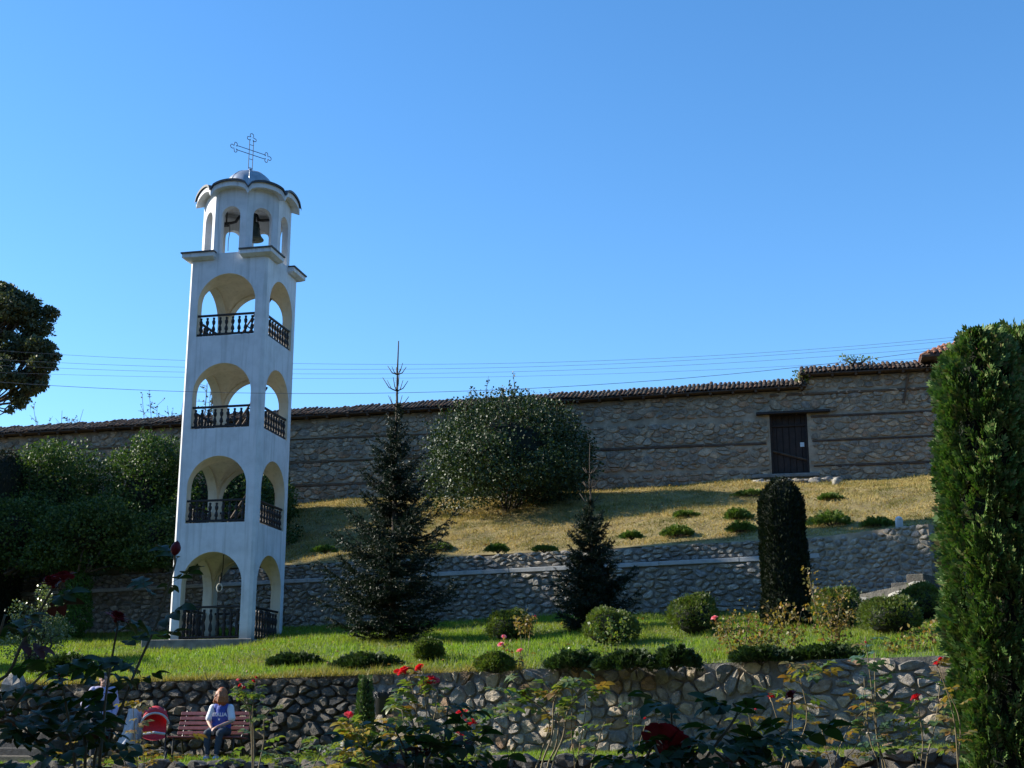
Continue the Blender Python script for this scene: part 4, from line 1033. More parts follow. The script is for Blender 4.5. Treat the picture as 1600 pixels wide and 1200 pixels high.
def mat_juniper(px, py, rx, hpx, label, mat='juniper', group='low junipers on the lawn', fun=on_lawn, N=2200):
    b = fun(px, py); pm = FPX/depth(b.y, b.z); w = rx/pm; h = hpx/pm; rn = np.random.default_rng(int(px*7+py))
    t = thing('juniper', label, 'juniper', b, 0, group)
    a = rn.uniform(0, 2*np.pi, N); r_ = np.sqrt(rn.uniform(0, 1, N)); lob = 1+.25*np.sin(a*3+px)+.15*np.sin(a*7+py)
    P = np.stack([np.cos(a)*r_*w*lob, np.sin(a)*r_*w*.7*lob, h*(.15+.75*(1-r_**2))*rn.uniform(.3, 1.0, N)], 1)
    A = np.stack([np.cos(a), np.sin(a), rn.uniform(.1, 1.2, N)], 1)+rn.normal(0, .35, (N,3))
    V, F = scatter(FR_V, FR_F, P, A, rn.normal(size=(N,3)), rn.uniform(.06, .20, N)*min(1.3, .6+h))
    np_obj('foliage', V, F, M[mat], t)
    m = MB()
    for i in range(7): m.tube([(0,0,-.05), (math.cos(i*.9)*w*.5, math.sin(i*.9)*w*.35, h*.35), (math.cos(i*.9)*w*.9, math.sin(i*.9)*w*.6, h*.5)], [.02,.012,.005], 4)
    m.build('branches', M['bark'], t, kind='stuff')
for a in ((462, 1042, 36, 22, 'flat juniper on the lawn in front of the tower'), (572, 1044, 46, 24, 'spreading juniper below the tall spruce'), (900, 1046, 46, 28, 'dark juniper on the wall edge just right of the pink roses'),
          (985, 1046, 42, 30, 'juniper on the wall edge below the broad shaded shrub'), (1056, 1046, 30, 34, 'bushy juniper on the wall edge below the ball shaped shrub'),
          (105, 1052, 42, 30, 'low juniper at the left edge of the upper lawn'), (1190, 1036, 46, 24, 'dark juniper among the dry roses on the wall edge'), (1290, 1032, 50, 20, 'flat juniper on the wall edge right of the dry roses')): mat_juniper(*a)
hj = [(1060, 838, 21, 17), (1152, 812, 17, 18), (1158, 831, 20, 16), (1300, 822, 30, 24), (1371, 823, 24, 14), (778, 862, 14, 12), (850, 861, 16, 8), (987, 841, 13, 10), (1070, 808, 17, 9), (1175, 775, 26, 10), (1297, 781, 15, 10), (508, 862, 16, 8), (1415, 836, 20, 10), (690, 860, 16, 12)]
hl = ['round juniper casting a small shadow in the middle of the bank', 'juniper on the bank left of the cypress top, the upper one', 'juniper on the bank left of the cypress, the lower one', 'largest juniper on the bank right of the cypress column',
      'flat juniper just left of the white marker post', 'small juniper on the bank below the round shrub', 'flattened tuft on the bank edge right of the small juniper', 'small tuft right of the young spruce top', 'juniper at the rim of the big shadow on the bank',
      'flat juniper beside the left end of the door step', 'tiny juniper below the upright white stone', 'dark tuft in the shade left of the tall spruce', 'juniper behind the white marker post', 'small tuft on the bank behind the tall spruce']
for a, l in zip(hj, hl): mat_juniper(*a, l, 'hilljuniper', 'small junipers on the bank', on_hill, 900)

# --- shrubs at the left on the upper lawn
b = on_lawn(112, 1000); pm = FPX/depth(b.y, b.z)
bush('feathery_shrub', 'feathery light green shrub on the lawn left of the tower', b, [((0,0,.75), (.62,.5,.75)), ((.1,0,1.6), (.42,.4,.65)), ((.12,0,2.1), (.25,.25,.45)), ((-.3,.1,1.1), (.4,.4,.5))], 9000, .075, 'fern', out=.4, up=.9, stems=6, sprigs=20)
b = on_lawn(52, 1046); pm = FPX/depth(b.y, b.z)
bush('pale_shrub', 'loose shrub with small pale shiny leaves at the left edge of the lawn', b, [((-.1,0,.6), (.8,.6,.55)), ((.25,0,1.2), (.45,.4,.5)), ((.5,0,.9), (.4,.4,.35)), ((-.45,0,1.3), (.3,.3,.4)), ((.1,0,1.8), (.2,.2,.35))], 3200, .06, 'pale_leaf', shell=.3, stems=14)

# --- tree and saplings beyond the tall wall
def leafy_tree(name, label, base, H, lumps, N, size, mat, trunk_r, group=None):
    t = thing(name, label, 'tree', base, 0, group); m = MB()
    m.tube([(0,0,-.3), (.05,0,H*.3), (-.05,.05,H*.55), (0,0,H*.85)], [trunk_r, trunk_r*.8, trunk_r*.5, trunk_r*.15], 8)
    for l in lumps:
        c = Vector(l[0]); z = max(H*.58, c.z-abs(c.x)*.8-1.0); s0 = Vector((0,0,z)); mid = s0.lerp(c, .55)+Vector((0,0,-.08*H*.3)); m.tube([s0, mid, c], [trunk_r*.22, trunk_r*.13, .02], 5)
        for i in range(4):
            e = c+Vector((random.uniform(-1,1)*l[1][0], random.uniform(-1,1)*l[1][1], random.uniform(-.6,1)*l[1][2]))*.8; m.tube([mid, c.lerp(e,.5), e], [trunk_r*.09, .02, .01], 4)
    m.build('trunk', M['bark'], t, smooth=True)
    P, D = lump_pts(N, lumps, .28); V, F = leaf_cloud(P, D, size, .4, .1, .9); np_obj('crown', V, F, M[mat], t)
    return t
Y = 82.0; z0 = 8.8; cz = lambda py: zat(py, Y)-z0; pm = FPX/depth(Y, 22)
rg = random.Random(17); LT = []
for px, py, rp in ((10,480,42), (45,505,30), (-30,500,45), (62,545,24), (20,540,40), (-40,560,45), (50,590,28), (68,575,18), (15,595,30), (38,625,16), (-30,620,30), (55,612,14), (-5,455,22), (75,560,12), (30,475,25)):
    LT.append((((px+12)/pm, rg.uniform(-1.2,1.2), cz(py)), (rp/pm, rp/pm, rp/pm*.8)))
LT = [(c, (r_[0]*.85, r_[1]*.85, r_[2]*.8)) for c, r_ in LT]+[((c[0]+rg.gauss(0,.9), c[1], c[2]+rg.gauss(0,.7)), (r_[0]*.45, r_[0]*.45, r_[2]*.4)) for c, r_ in LT for _ in range(2)]
leafy_tree('tall_tree', 'tall dark broadleaf tree behind the wall at the left edge', ((-12-800)/FPX*depth(Y, 22), Y, z0), cz(450), LT, 36000, .22, 'treeleaf', .3)
def sapling(px, top, Y, label, seed, n=9, spread=.9):
    rg = random.Random(seed); X = (px-800)/FPX*depth(Y, 13); H = zat(top, Y)-8.8; t = thing('sapling', label, 'sapling', (X, Y, 8.8), 0, 'saplings behind the wall'); m = MB(); PP = []
    for i in range(n):
        a = rg.uniform(0, 6.28); tip = Vector((math.cos(a)*spread*rg.random()*1.4, math.sin(a)*spread*rg.random(), H*rg.uniform(.75, 1))); mid = tip*.5+Vector((rg.gauss(0,.15), 0, 0))
        m.tube([(0,0,0), mid, tip], [.035,.022,.008], 4)
        for k in range(9):
            q = mid.lerp(tip, rg.random()); e = q+Vector((rg.gauss(0,.3), rg.gauss(0,.3), rg.uniform(0,.4))); m.tube([q, e], [.010,.005], 4)
            for _ in range(5): PP.append(q.lerp(e, rg.random()))
    m.build('branches', M['bark'], t, kind='stuff'); P = np.array([p[:] for p in PP]); V, F = leaf_cloud(P, unit(len(P)), .10); np_obj('foliage', V, F, M['treeleaf'], t)
sapling(325, 592, 58, 'thin sapling behind the wall seen through the tower arches', 3)
sapling(258, 622, 58, 'thin bushy sapling behind the wall just left of the tower', 4, 10, 1.1)
sapling(95, 640, 60, 'low bare twigs above the coping near the tall tree', 5, 9, 1.4)
def coping_weed(px, py, label, seed, w=.5, h=.45):
    s = sx(px, py); X = BW0+s*ca; Y_ = Yb(X)-.1; b = Vector((X, Y_, zat(py, Y_)))
    bush('coping_weed', label, b, [((0,0,h*.4), (w*.5,.2,h*.4)), ((w*.3,0,h*.3), (w*.4,.2,h*.3)), ((-w*.3,0,h*.5), (w*.3,.2,h*.4))], 160, .09, 'rose_leaf_lit', cat='weed', group='weeds on the wall coping', stems=5, shell=.4)
coping_weed(1252, 598, 'yellowish weed growing at the step of the coping', 1, .6, .55)
coping_weed(1335, 566, 'leafy weed on the raised coping left of the gatehouse', 2, 1.3, .35)
# ------------------------------------------------------------------ roses
def leaf_mesh(name, mat, seed):
    rg = random.Random(seed); V, F = [], []
    def leaflet(o, a, l, w, droop):
        c, s = math.cos(a), math.sin(a); b = len(V)
        st = ((0,0), (.16,.62), (.40,1), (.66,.90), (.86,.52), (1,0))
        for v, wd in st:
            for u in ((0,) if wd == 0 else (-1, 0, 1)):
                x, y = u*w*wd, v*l; V.append((o[0]+x*c+y*s, o[1]-x*s+y*c, o[2]+abs(u)*.10*l*wd+.04*l*math.sin(v*3)-droop*v*v*l))
        F.extend([(b,b+2,b+1), (b,b+3,b+2)])
        for k in range(3):
            q = b+1+3*k; F.extend([(q,q+1,q+4,q+3), (q+1,q+2,q+5,q+4)])
        F.extend([(b+10,b+11,b+13), (b+11,b+12,b+13)])
    d = rg.uniform(.1, .4)
    leaflet((0,.07,0), rg.uniform(-.15,.15), .058, .0185, d)
    for i, y in ((0,.062), (1,.032)):
        for s_ in (-1, 1): leaflet((0,y,0), s_*rg.uniform(.85, 1.25), .048-.008*i, .0155, d)
    b = len(V); V.extend([(-.0012,0,0), (.0012,0,0), (.0012,.075,0), (-.0012,.075,0)]); F.append((b,b+1,b+2,b+3))
    return MB().add(V, F).mesh(name, mat, smooth=True)
LEAVES = {k: [leaf_mesh('leaf', M[k], i*3+j) for j in range(3)] for i, k in enumerate(('rose_leaf', 'rose_red_leaf', 'rose_leaf_lit', 'rose_leaf_dry', 'grey_leaf', 'yellow_leaf'))}
def flower_mesh(mat, seed, openness=1.0):
    rg = random.Random(seed); m = MB()
    for ring, (n, r0, tilt, h) in enumerate(((7, .50, 1.0, .30), (6, .43, .80, .38), (6, .34, .58, .44), (5, .25, .38, .47), (5, .16, .22, .47), (3, .08, .1, .45))):
        for i in range(n):
            a0 = 2*math.pi*i/n+ring*.6+rg.uniform(-.1,.1); wd = rg.uniform(.85, 1.15)*(1.0 if ring < 3 else 1.3)*math.pi/n; t_ = tilt*openness*rg.uniform(.85, 1.15)
            def fn(u, v, a0=a0, wd=wd, t_=t_, r0=r0, h=h):
                a = a0+(u-.5)*2*wd*math.sin(min(1, v*1.25)*math.pi*.5+.02)**.6
                rr = .05+r0*(math.sin(v*1.5)*t_*.9+.30*v)+.07*math.sin(math.pi*u)*v+ (.06*v**4)
                z = h*math.sin(v*1.45)*(1.12-.45*t_)*(1-.10*(2*u-1)**2) - (.07*max(0, v-.75)*4*t_)
                rf = .035*v*v*math.sin(u*11+a0*7); rr += rf; z += .03*v*v*math.cos(u*9+a0*5)
                return (rr*math.cos(a), rr*math.sin(a), z)
            m.grid(5, 4, fn)
    m.lathe([(.04,-.10), (.10,-.05), (.09,.03)], 7)
    return m.mesh('flower', mat, smooth=True)
FLOW = {k: [flower_mesh(M[k], 5+j, o) for j, o in enumerate((.72, .5))] for k in ('red_petal', 'dark_petal', 'pink_petal', 'hot_petal')}
BUDM = MB().lathe([(.05,-.12), (.16,-.02), (.24,.15), (.23,.30), (.13,.50), (.02,.6)], 9).mesh('bud', M['dark_petal'], smooth=True)
def crom(P, n=5):
    out = []; Q = [P[0]]+list(P)+[P[-1]]
    for i in range(1, len(Q)-2):
        for k in range(n):
            t = k/n; a, b, c, d = Q[i-1], Q[i], Q[i+1], Q[i+2]
            out.append(.5*((2*b)+(-a+c)*t+(2*a-5*b+4*c-d)*t*t+(-a+3*b-3*c+d)*t**3))
    out.append(P[-1]); return out
def rose(label, Y, canes, flowers=(), leaf='rose_leaf', nleaf=14, size=1.0, ground=-1.6, t0=.35, r=.006, cane='cane', seed=1, mixleaf=None, parts=True, jy=.25, group='rose bushes', extra=(), lsp=.05):
    """canes: pixel paths at distance Y, continued down to the soil; flowers: (px, py, kind, width in m)"""
    rg = random.Random(seed)
    C3 = []
    for c in canes:
        y = Y+rg.uniform(-jy, jy); P = [at(px, py, y+rg.uniform(-.04,.04)*Y*.1) for px, py in c]
        g = ground if not callable(ground) else ground(P[0].x, y)
        if P[0].z > g+.03: P = [Vector((P[0].x+(P[0].x-P[1].x)*.3+rg.uniform(-.04,.04), y, g-.05))]+P
        C3.append(crom(P))
    base = sum((c[0] for c in C3), Vector())/len(C3)
    t = thing('rose_bush', label, 'rose bush', base, 0, group); m = MB()
    for c in C3: m.tube([p-base for p in c], [r*(1-.55*i/len(c)) for i in range(len(c))], 5)
    m.build('canes', M[cane], t, smooth=True)
    PL = []
    for c in C3:
        n = len(c)
        for k in range(nleaf):
            q = t0+(1-t0)*(k+rg.random())/nleaf; i = min(n-2, int(q*(n-1))); p = c[i].lerp(c[i+1], q*(n-1)-i)
            a = rg.uniform(0, 6.28); d = Vector((math.cos(a), math.sin(a)*.8, rg.uniform(-.25,.55))).normalized(); PL.append((p-base, d))
    for px, py, k, sp in extra:                         # leafy spots
        for _ in range(k):
            p = at(px+rg.gauss(0, sp), py+rg.gauss(0, sp*.6), Y+rg.uniform(-.2,.2)); a = rg.uniform(0, 6.28)
            PL.append((p-base, Vector((math.cos(a), math.sin(a), rg.uniform(-.3,.4))).normalized()))
    if parts:
        for p, d in PL:
            k = leaf if not (mixleaf and rg.random() < mixleaf[1]) else mixleaf[0]
            o = inst('leaf', rg.choice(LEAVES[k]), t, p); o.rotation_mode = 'QUATERNION'
            q = d.to_track_quat('Y', 'Z'); q = q @ Matrix.Rotation(rg.uniform(-.6,.6), 3, 'Y').to_quaternion(); o.rotation_quaternion = q
            s_ = size*(1.0 if Y < 5 else 1.25)*rg.uniform(.75, 1.25); o.scale = (s_, s_, s_)
    else:
        P = np.array([p[:] for p, d in PL]); P = np.repeat(P, 5, 0); P = P+RNG.normal(0, lsp, P.shape); n = len(P)
        V, F = leaf_cloud(P, unit(n), .075*size, .3, 0, 1); np_obj('foliage', V, F, M[leaf], t)
    for px, py, k, w in flowers:
        p = at(px, py, Y+rg.uniform(-jy, jy)*.4)
        tips = min(C3, key=lambda c: (c[-1]-p).length)[-1]
        if (tips-p).length > .03: MB().tube([tips-base, (tips.lerp(p, .6)-base)+Vector((0,0,-.02)), p-base-Vector((0,0,w*.1))], r*.5, 4).build('flower_stalk', M[cane], t)
        if k == 'bud': o = inst('bud', BUDM, t, p-base, (rg.uniform(-.3,.3), rg.uniform(-.3,.3), 0), (w, w, w))
        else: o = inst('flower', rg.choice(FLOW[k]), t, p-base-Vector((0,0,w*.25)), (R(rg.uniform(5,40)), R(rg.uniform(-25,25)), rg.uniform(0,6)), (w, w, w))
    return t
# close to the camera, in the shade
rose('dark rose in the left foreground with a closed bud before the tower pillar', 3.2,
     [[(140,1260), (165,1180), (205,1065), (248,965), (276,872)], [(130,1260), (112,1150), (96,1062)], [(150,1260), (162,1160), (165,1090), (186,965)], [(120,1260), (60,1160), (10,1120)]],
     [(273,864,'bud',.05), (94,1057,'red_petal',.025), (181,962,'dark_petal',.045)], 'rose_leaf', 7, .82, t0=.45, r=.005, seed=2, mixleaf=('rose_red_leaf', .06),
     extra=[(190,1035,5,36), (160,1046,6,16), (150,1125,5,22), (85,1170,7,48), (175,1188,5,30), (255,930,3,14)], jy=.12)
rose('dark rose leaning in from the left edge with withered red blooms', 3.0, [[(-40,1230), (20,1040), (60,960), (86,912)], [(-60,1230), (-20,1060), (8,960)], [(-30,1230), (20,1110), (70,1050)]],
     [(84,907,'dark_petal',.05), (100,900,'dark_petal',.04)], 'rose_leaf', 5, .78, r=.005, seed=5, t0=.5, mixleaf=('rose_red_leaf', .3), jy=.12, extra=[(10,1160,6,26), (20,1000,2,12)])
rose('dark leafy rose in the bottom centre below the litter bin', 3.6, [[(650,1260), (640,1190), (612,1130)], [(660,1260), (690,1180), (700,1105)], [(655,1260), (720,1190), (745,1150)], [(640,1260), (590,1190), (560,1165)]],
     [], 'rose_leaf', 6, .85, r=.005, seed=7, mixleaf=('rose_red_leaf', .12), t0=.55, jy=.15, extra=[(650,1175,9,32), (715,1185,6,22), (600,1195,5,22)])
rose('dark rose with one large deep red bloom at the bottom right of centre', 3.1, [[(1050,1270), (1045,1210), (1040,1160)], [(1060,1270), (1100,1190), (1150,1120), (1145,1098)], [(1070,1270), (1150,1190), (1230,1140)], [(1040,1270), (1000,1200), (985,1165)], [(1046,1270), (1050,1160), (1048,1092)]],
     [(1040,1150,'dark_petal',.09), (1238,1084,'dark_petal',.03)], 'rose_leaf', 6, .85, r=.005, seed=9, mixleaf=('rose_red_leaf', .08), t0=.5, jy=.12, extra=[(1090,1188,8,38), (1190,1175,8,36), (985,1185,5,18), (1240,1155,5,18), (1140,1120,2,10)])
# middle distance, in the sun
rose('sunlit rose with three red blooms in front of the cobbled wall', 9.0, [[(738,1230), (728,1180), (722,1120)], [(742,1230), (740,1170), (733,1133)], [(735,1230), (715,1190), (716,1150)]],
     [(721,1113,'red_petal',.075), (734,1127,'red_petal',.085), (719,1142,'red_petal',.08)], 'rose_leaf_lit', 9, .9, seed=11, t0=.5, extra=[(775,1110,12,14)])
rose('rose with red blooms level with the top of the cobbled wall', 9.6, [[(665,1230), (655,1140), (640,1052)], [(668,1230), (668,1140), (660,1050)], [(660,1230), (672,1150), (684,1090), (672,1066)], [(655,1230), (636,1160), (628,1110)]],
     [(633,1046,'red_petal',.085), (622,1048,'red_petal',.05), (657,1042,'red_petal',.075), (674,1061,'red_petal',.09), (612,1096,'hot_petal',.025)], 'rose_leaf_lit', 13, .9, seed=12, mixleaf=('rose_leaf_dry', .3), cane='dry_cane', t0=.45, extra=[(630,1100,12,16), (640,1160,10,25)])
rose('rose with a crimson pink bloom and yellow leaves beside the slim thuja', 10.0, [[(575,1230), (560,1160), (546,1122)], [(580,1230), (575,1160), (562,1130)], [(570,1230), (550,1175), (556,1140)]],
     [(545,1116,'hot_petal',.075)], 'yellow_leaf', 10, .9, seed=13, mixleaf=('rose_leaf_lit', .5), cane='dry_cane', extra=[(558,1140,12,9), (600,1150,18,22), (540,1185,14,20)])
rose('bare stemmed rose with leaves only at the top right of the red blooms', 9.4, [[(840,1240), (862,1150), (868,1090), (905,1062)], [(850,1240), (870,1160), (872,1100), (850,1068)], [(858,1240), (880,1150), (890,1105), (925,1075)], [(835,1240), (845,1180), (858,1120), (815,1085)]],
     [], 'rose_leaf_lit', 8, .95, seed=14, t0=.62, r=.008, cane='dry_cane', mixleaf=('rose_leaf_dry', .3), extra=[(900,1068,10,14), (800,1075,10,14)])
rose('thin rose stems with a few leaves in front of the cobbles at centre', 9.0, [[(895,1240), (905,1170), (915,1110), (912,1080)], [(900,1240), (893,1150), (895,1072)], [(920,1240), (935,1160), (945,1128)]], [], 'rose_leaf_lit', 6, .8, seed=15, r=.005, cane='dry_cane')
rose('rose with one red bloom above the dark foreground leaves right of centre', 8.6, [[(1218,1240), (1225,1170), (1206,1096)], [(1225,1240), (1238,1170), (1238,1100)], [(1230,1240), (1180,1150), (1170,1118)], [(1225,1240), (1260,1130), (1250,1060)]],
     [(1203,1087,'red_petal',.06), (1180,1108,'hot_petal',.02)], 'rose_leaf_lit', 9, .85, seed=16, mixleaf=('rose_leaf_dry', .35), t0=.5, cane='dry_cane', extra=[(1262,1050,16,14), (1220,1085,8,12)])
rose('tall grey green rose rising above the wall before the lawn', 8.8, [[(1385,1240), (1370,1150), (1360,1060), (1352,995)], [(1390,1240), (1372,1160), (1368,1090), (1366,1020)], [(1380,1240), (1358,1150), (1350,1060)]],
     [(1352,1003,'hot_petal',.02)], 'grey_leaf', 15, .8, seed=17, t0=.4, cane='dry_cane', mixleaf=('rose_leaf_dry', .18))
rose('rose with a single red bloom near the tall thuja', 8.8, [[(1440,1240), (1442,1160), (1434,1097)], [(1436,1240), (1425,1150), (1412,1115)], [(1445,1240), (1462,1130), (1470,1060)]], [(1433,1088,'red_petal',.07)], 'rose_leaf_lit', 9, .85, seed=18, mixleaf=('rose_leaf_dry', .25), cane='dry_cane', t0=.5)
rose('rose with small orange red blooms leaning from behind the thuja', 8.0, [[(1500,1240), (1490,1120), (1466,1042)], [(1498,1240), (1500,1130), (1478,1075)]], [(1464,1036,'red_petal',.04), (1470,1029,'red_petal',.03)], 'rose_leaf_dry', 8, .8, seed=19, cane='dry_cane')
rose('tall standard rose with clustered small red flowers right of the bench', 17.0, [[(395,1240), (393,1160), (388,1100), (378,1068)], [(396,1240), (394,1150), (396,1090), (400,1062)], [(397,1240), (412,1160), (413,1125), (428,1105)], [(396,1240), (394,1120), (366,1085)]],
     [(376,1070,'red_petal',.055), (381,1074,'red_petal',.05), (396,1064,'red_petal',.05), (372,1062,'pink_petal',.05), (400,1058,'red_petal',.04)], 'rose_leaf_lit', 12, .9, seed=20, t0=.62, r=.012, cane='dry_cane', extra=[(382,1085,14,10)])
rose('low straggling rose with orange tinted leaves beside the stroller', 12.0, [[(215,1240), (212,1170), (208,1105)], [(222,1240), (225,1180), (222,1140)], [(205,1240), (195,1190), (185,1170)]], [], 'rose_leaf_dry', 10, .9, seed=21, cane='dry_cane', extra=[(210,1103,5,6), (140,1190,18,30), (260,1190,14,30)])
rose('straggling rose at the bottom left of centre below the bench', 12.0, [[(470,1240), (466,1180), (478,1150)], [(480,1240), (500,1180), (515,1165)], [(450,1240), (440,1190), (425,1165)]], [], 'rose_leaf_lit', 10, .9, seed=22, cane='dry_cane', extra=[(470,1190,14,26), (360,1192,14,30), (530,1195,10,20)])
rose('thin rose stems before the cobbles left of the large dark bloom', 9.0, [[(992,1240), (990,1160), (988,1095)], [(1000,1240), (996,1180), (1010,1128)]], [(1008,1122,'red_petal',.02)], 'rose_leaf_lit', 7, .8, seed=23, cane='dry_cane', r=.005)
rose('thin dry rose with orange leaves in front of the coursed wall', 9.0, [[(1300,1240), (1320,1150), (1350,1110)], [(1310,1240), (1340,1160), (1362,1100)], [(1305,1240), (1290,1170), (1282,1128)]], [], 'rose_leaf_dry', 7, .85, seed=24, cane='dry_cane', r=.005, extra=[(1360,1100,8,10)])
# on the upper lawn edge
LW = lambda X, Y: lawn_z(X, Y)
def lawn_rose(label, Y, canes, flowers=(), leaf='rose_leaf_lit', n=12, seed=1, **kw):
    rose(label, Y, canes, flowers, leaf, n, 1.0, ground=LW, t0=kw.pop('t0', .3), r=kw.pop('r', .008), cane='dry_cane', seed=seed, parts=False, group='roses on the upper lawn', jy=.2, **kw)
lawn_rose('slender rose with two pink blooms on the upper lawn edge', 26.6, [[(806,1052), (800,1025), (788,1000)], [(810,1052), (812,1035), (813,1022)], [(806,1052), (798,1030), (785,1012)]], [(787,994,'pink_petal',.10), (783,1006,'pink_petal',.13), (813,1016,'pink_petal',.14)], 'rose_leaf_dry', 4, 31)
lawn_rose('small rose with reddish brown leaves before a clipped shrub', 29.5, [[(815,1010), (812,985), (806,965)], [(826,1010), (828,985), (832,962)], [(820,1010), (822,985), (822,960)]], [(836,962,'hot_petal',.06)], 'rose_leaf_dry', 12, 32, t0=.6)
lawn_rose('bushy rose overlapping the shrub below the smaller spruce', 29.0, [[(945,1012), (935,990), (922,978)], [(955,1012), (955,985), (952,970)], [(965,1012), (975,985), (972,968)]], [], 'rose_leaf_lit', 16, 33, t0=.4)
lawn_rose('rose with one pink bloom right of the ball shaped shrub', 29.5, [[(1125,1000), (1122,985), (1118,970)], [(1130,1000), (1140,975), (1150,955)]], [(1117,965,'pink_petal',.16)], 'rose_leaf_dry', 8, 34)
lawn_rose('wide dry rose bush with brown and yellow leaves left of the cypress column', 26.0, [[(1150,1042), (1140,1005), (1130,975)], [(1160,1042), (1165,1000), (1172,960)], [(1185,1042), (1195,1000), (1215,962)], [(1200,1042), (1215,1000), (1225,945)], [(1215,1042), (1240,1000), (1252,955)], [(1175,1042), (1180,1010), (1190,985)]], [(1152,1000,'red_petal',.05)], 'rose_leaf_dry', 34, 35, lsp=.11, r=.012)
lawn_rose('upright yellowing rose before the clipped shrub right of the cypress', 26.5, [[(1300,1020), (1298,980), (1285,925)], [(1304,1020), (1308,975), (1318,920)], [(1296,1020), (1280,975), (1262,890)], [(1302,1020), (1312,990), (1330,955)]], [], 'rose_leaf_dry', 28, 36, lsp=.08, r=.012)
lawn_rose('low green rose on the wall edge right of the pink blooms', 26.2, [[(905,1052), (900,1030), (885,1015)], [(915,1052), (922,1028), (935,1020)], [(910,1052), (908,1030), (912,1010)]], [], 'rose_leaf_lit', 16, 37)
lawn_rose('low rose with orange leaves on the lawn by the tall thuja', 25.0, [[(1430,1030), (1425,1005), (1415,995)], [(1440,1030), (1450,1000), (1455,985)], [(1435,1030), (1400,1020), (1390,1015)]], [], 'rose_leaf_dry', 16, 38, lsp=.09)

# ------------------------------------------------------------------ bench, stroller, bin, stones
M['bench_red'] = mat_plain('red_brown_paint', [(.16,.04,.045), (.22,.06,.06), (.27,.085,.08)], 8, .5, .3, .004)
M['black_metal'] = mat_plain('black_metal', [(.012,.012,.013), (.02,.02,.022)], 8, .45, .2, .003)
M['red_fabric'] = mat_plain('red_fabric', [(.50,.02,.03), (.60,.035,.045)], 30, .75, .3, .004)
M['white_fabric'] = mat_plain('white_fabric', [(.42,.43,.46), (.55,.56,.60)], 20, .8, .4, .01)
M['grey_fabric'] = mat_plain('grey_fabric', [(.25,.26,.29), (.36,.37,.40)], 20, .8, .4, .01)
M['bag'] = mat_plain('black_plastic_bag', [(.012,.012,.014), (.03,.03,.034)], 20, .28, .8, .03)
M['rubber'] = mat_plain('rubber', [(.015,.015,.015), (.025,.025,.025)], 20, .8, .2, .003)
bx = on_bench(322, 0); bX = -484/FPX*depth(27.4, -.5); bY = Yf(bX)-.95; bz_ = bench_z(bX, bY); BR = -.16
bn = thing('park_bench', 'red brown slatted park bench against the dry stone wall', 'bench', (bX, bY, bz_), BR)
HW = .74
for i in range(5): MB().bbox(-HW, HW, -.018, .018, -.034, .034, .006).build('back_slat', M['bench_red'], bn, loc=(0, .26+.035*i, .50+.095*i), rot=(R(-18), 0, 0))
for i in range(5): MB().bbox(-HW, HW, -.038, .038, -.016, .016, .006).build('seat_slat', M['bench_red'], bn, loc=(0, -.20+.095*i, .43-.008*i))
for s_ in (-.62, .62):
    MB().tube([(s_,-.24,0), (s_,-.22,.40), (s_,.20,.385), (s_,.245,.45), (s_,.43,.93)], .022, 6).build('leg', M['black_metal'], bn)
    MB().tube([(s_,.20,.385), (s_,.34,0)], .022, 6).build('leg', M['black_metal'], bn)
# stroller seen from the side in front of the left end of the bench
sp = Vector((bX-.95, bY-.45, bench_z(bX-.95, bY-.45)))
sr = thing('stroller', 'red baby stroller with white trim parked at the left end of the bench', 'stroller', sp, .25)
for k, (x, y) in enumerate(((-.24,-.36), (.24,-.36), (-.24,.34), (.24,.34))):
    w = MB().lathe([(.085,-.018), (.10,-.02), (.105,0), (.10,.02), (.085,.018)], 16).build('wheel', M['rubber'], sr, smooth=True, loc=(x, y, .105), rot=(0, math.pi/2, 0))
    MB().lathe([(.02,-.025), (.085,-.012), (.085,.012), (.02,.025)], 12).build('rim', M['grey_fabric'], w)
for s_ in (-1, 1): MB().tube([(s_*.22,-.34,.12), (s_*.22,.05,.48), (s_*.20,.38,.95), (s_*.16,.46,1.02)], .014, 6).build('frame', M['black_metal'], sr); MB().tube([(s_*.22,.34,.12), (s_*.22,-.1,.55)], .014, 6).build('frame', M['black_metal'], sr)
MB().tube([(-.16,.46,1.02), (0,.49,1.04), (.16,.46,1.02)], .018, 6).build('handle', M['black_metal'], sr)
def seat_fn(u, v):
    x = (u-.5)*.44; s = v
    y = -.30+.30*min(1, s*2)+(.22*(s-.5)*2 if s > .5 else 0); z = .40+.02*math.sin(s*3)+(.52*(s-.5)*2 if s > .5 else 0)+.05*(2*u-1)**2
    return (x, y, z)
MB().grid(8, 12, seat_fn).build('seat', M['red_fabric'], sr, smooth=True)
def canopy_fn(u, v):
    a = math.pi*u; b = v*1.75
    return (-.27*math.cos(a), .20-.36*math.sin(b)*math.sin(a)**.3*1.0, .68+.36*math.sin(a)*(.55+.45*math.cos(b*.7))+.02*math.sin(b*6))
cn = MB().grid(14, 10, canopy_fn).build('canopy', M['red_fabric'], sr, smooth=True)
MB().tube([Vector(canopy_fn(u/14, 1.0)) for u in range(1, 14)], .022, 6).build('white_trim', M['white_fabric'], cn)
MB().tube([(-.20,-.28,.52), (0,-.36,.55), (.20,-.28,.52)], .026, 6).build('bumper_bar', M['white_fabric'], sr)
MB().grid(6, 6, lambda u, v: ((u-.5)*.36, -.15+.4*v, .22-.06*math.sin(math.pi*u)*math.sin(math.pi*v))).build('basket', M['grey_fabric'], sr, smooth=True)
jk = thing('draped_jacket', 'pale grey and white jacket hanging over the stroller at its left side', 'jacket', sp+Vector((-.42,.05,0)), .2)
